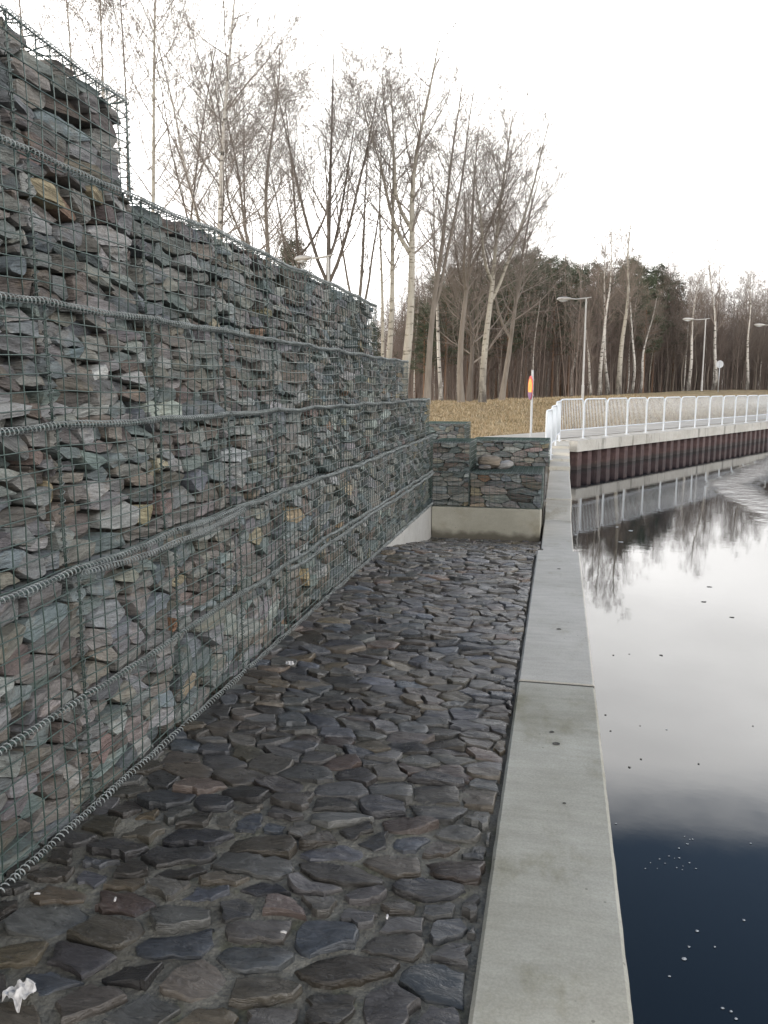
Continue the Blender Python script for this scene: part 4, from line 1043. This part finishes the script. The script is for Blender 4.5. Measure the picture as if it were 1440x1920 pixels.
for F0, F1, num, x0, x1 in ((56, 68, 34, 770, 1480), (68, 85, 60, 760, 1560), (85, 105, 80, 760, 1600)):
    for k in range(num):
        px = x0 + (x1 - x0) * (k + rng.random()) / num; F = rng.uniform(F0, F1); p = at_f(px, 728, F)
        F = max(F, front(px) + rng.uniform(0, 6)); p = at_f(px, 728, F)
        yt = 500 + 55 * sstep(1000, 1440, px) + rng.gauss(10, 28); H = at_f(px, yt, F).z - ground_z(p.x, p.y)
        if px < 1050: H *= rng.uniform(0.8, 1.0)
        wood_tree(rng.choices(range(7), [4, 4, 2.2, 4, 3, 2, 2])[0], p.x, p.y, max(5, H) / 12.0, rng.uniform(0, 6.28))
# pines
def pine(seed):
    rng = random.Random(seed); H = 13; tr = MB(); cr = MB()
    tr.tube([(0.1 * nz(i, seed), 0.1 * nz(i, seed + 5), H * i / 8 - 0.2) for i in range(9)], [0.16 - 0.016 * i for i in range(9)], 8, cap=False)
    for k in range(46):
        f = 0.36 + 0.64 * (k / 45) ** 0.9; L = (1 - f) * 4.0 + 0.7; az = k * 2.4 + rng.uniform(-.5, .5); L *= rng.uniform(0.55, 1.1)
        a = Vector((0, 0, H * f)); e = a + Vector((math.cos(az) * L, math.sin(az) * L, L * rng.uniform(0.05, 0.4)))
        tr.tube([tuple(a), tuple(a.lerp(e, 0.5) + Vector((0, 0, -0.1))), tuple(e)], [0.04, 0.03, 0.01], 4, cap=False)
        for c in range(rng.randint(3, 6)):
            q = a.lerp(e, rng.uniform(0.35, 1.05)) + Vector((rng.gauss(0, .25), rng.gauss(0, .25), rng.gauss(0.05, .15))); r = rng.uniform(0.28, 0.6)
            base = rng.uniform(0.7, 1.3); col = (0.072 * base, 0.086 * base, 0.056 * base)
            V = []
            for t in range(34):
                d = Vector((rng.gauss(0, 1), rng.gauss(0, 1), rng.gauss(0.15, 0.6))).normalized(); s0 = q + d * r * rng.uniform(0.1, 0.9); dd = (d + Vector((rng.gauss(0, .5), rng.gauss(0, .5), rng.gauss(0.3, .4)))).normalized()
                w = dd.cross(Vector((rng.gauss(0, 1), rng.gauss(0, 1), rng.gauss(0, 1)))).normalized() * 0.035
                V += [tuple(s0 - w), tuple(s0 + w), tuple(s0 + dd * rng.uniform(0.18, 0.36))]
            cr.add(V, None, [(3 * t, 3 * t + 1, 3 * t + 2) for t in range(34)], tint=col)
    return tr, cr
pp = []
for i in range(3):
    tr, cr = pine(500 + i); pp.append((tr, cr))
pproto = {}
for k, (px, F, yt) in enumerate([(555, 60, 455), (548, 66, 470), (780, 72, 560), (815, 78, 520), (850, 80, 505), (890, 76, 500), (930, 82, 495), (965, 78, 482), (995, 84, 478), (1025, 76, 486), (1050, 82, 492), (1080, 78, 505), (1105, 84, 500),
                                 (795, 58, 575), (835, 60, 540), (875, 62, 525), (915, 64, 512), (950, 62, 508), (985, 64, 500), (1035, 64, 505), (1065, 66, 512), (1130, 74, 520), (1160, 76, 500), (1205, 72, 525), (1260, 84, 530), (1175, 80, 490), (1192, 84, 500), (1222, 80, 502), (1240, 86, 520), (1010, 90, 500), (870, 92, 510), (940, 95, 505), (700, 70, 610), (660, 72, 600)]):
    i = k % 3; p = at_f(px, 728, F); z = ground_z(p.x, p.y); H = at_f(px, yt, F).z - z
    if i not in pproto:
        T = thing('pine_tree', (p.x, p.y, z), 'dark green pine rising among the bare trees of the wood', 'pine tree', 'dark pines in the wood')
        pp[i][0].build('trunk', M['pinebark'], T, smooth=True); pp[i][1].build('crown', M['needle'], T); pproto[i] = T
    else: T = copy_tree(pproto[i])
    T.location = (p.x, p.y, z - 0.1); s = H / 13; T.scale = (s * 0.95, s * 0.95, s); T.rotation_euler = (0, 0, k * 1.3)
# undergrowth and the depth of the wood: one mass
rng = random.Random(33); ug = MB()
for k in range(5200):
    px = rng.uniform(740, 1650); F = rng.uniform(front(px), 120); p = at_f(px, 728, F); z = ground_z(p.x, p.y)
    h = rng.uniform(2.0, 6.5) if rng.random() < 0.7 else rng.uniform(6, 11); dx, dy = rng.gauss(0, 0.08 * h), rng.gauss(0, 0.08 * h); r = rng.uniform(0.008, 0.02) * (1 if h < 6 else 2.0)
    q = [(p.x, p.y, z - 0.1), (p.x + dx * 0.4, p.y + dy * 0.4, z + h * 0.5), (p.x + dx, p.y + dy, z + h)]; ug.tube(q, [r, r * 0.7, r * 0.25], 3, cap=False)
    for b in range(rng.randint(5, 9)):
        f = rng.uniform(0.25, 0.95); a = Vector(q[0]).lerp(Vector(q[2]), f); L = h * rng.uniform(0.15, 0.35); d = Vector((rng.gauss(0, 1), rng.gauss(0, 1), rng.uniform(0.4, 1.6))).normalized()
        ug.tube([tuple(a), tuple(a + d * L * 0.5 + Vector((0, 0, 0.04 * L))), tuple(a + d * L + Vector((0, 0, 0.15 * L)))], [r * 0.55, r * 0.4, 0.006], 3, cap=False)
tag(ug.build('undergrowth', M['redtwig'], smooth=True), 'brown twiggy undergrowth and thin stems filling the wood', 'undergrowth', kind='stuff')
ug = MB()
for k in range(2600):
    px = rng.uniform(700, 1700); F = rng.uniform(105, 150); p = at_f(px, 728, F); z = ground_z(p.x, p.y); h = rng.uniform(7, 13.5); r = rng.uniform(0.03, 0.08)
    ug.tube([(p.x, p.y, z - 0.1), (p.x + rng.gauss(0, 0.3), p.y, z + h)], [r, r * 0.4], 3, cap=False)
    for b in range(16):
        f = rng.uniform(0.2, 0.99); a = Vector((p.x, p.y, z + h * f)); L = rng.uniform(0.8, 2.6); d = Vector((rng.gauss(0, 1), rng.gauss(0, 1), rng.uniform(0.4, 1.6))).normalized()
        ug.tube([tuple(a), tuple(a + d * L)], [0.026, 0.01], 3, cap=False)
tag(ug.build('far_woods', M['twig'], smooth=True), 'dense brown far woods behind the slim trees', 'woods', kind='stuff')

# dry grass on the lawn
rng = random.Random(21); gb_ = MB(); V = []; T = []; tints = []
nbl = 60000; k = 0
while k < nbl:
    px = rng.uniform(800, 1460); F = 21.5 + 34 * rng.random() ** 1.5; p = at_f(px, 728, F); t, s = ts(p.x, p.y)
    if s < 2.6 or (p.y < 22.4): continue
    if nz(p.x * 1.1, p.y * 1.1, 8.0) < rng.uniform(-0.5, 0.25): continue
    z = ground_z(p.x, p.y); h = rng.uniform(0.04, 0.10) + (0.12 * rng.random() if nz(p.x * 0.8, p.y * 0.8, 3.0) > 0.15 else 0); a = rng.uniform(0, 6.28); w = 0.008 + 0.0004 * F; lx, ly = rng.gauss(0, 0.06), rng.gauss(0, 0.06)
    c, s_ = math.cos(a) * w, math.sin(a) * w
    V += [(p.x - c, p.y - s_, z - 0.01), (p.x + c, p.y + s_, z - 0.01), (p.x + lx, p.y + ly, z + h)]
    col = rng.choice([(0.35, 0.275, 0.175), (0.31, 0.24, 0.145), (0.43, 0.36, 0.25), (0.19, 0.155, 0.09), (0.27, 0.20, 0.12)]); tints += [col] * 3; k += 1
gb_.add(V, None, np.arange(nbl * 3).reshape(-1, 3)); gb_.tint = [np.asarray(tints)]
tag(gb_.build('dry_grass', M['straw']), 'straw coloured winter grass on the sloping lawn', 'grass', kind='stuff')
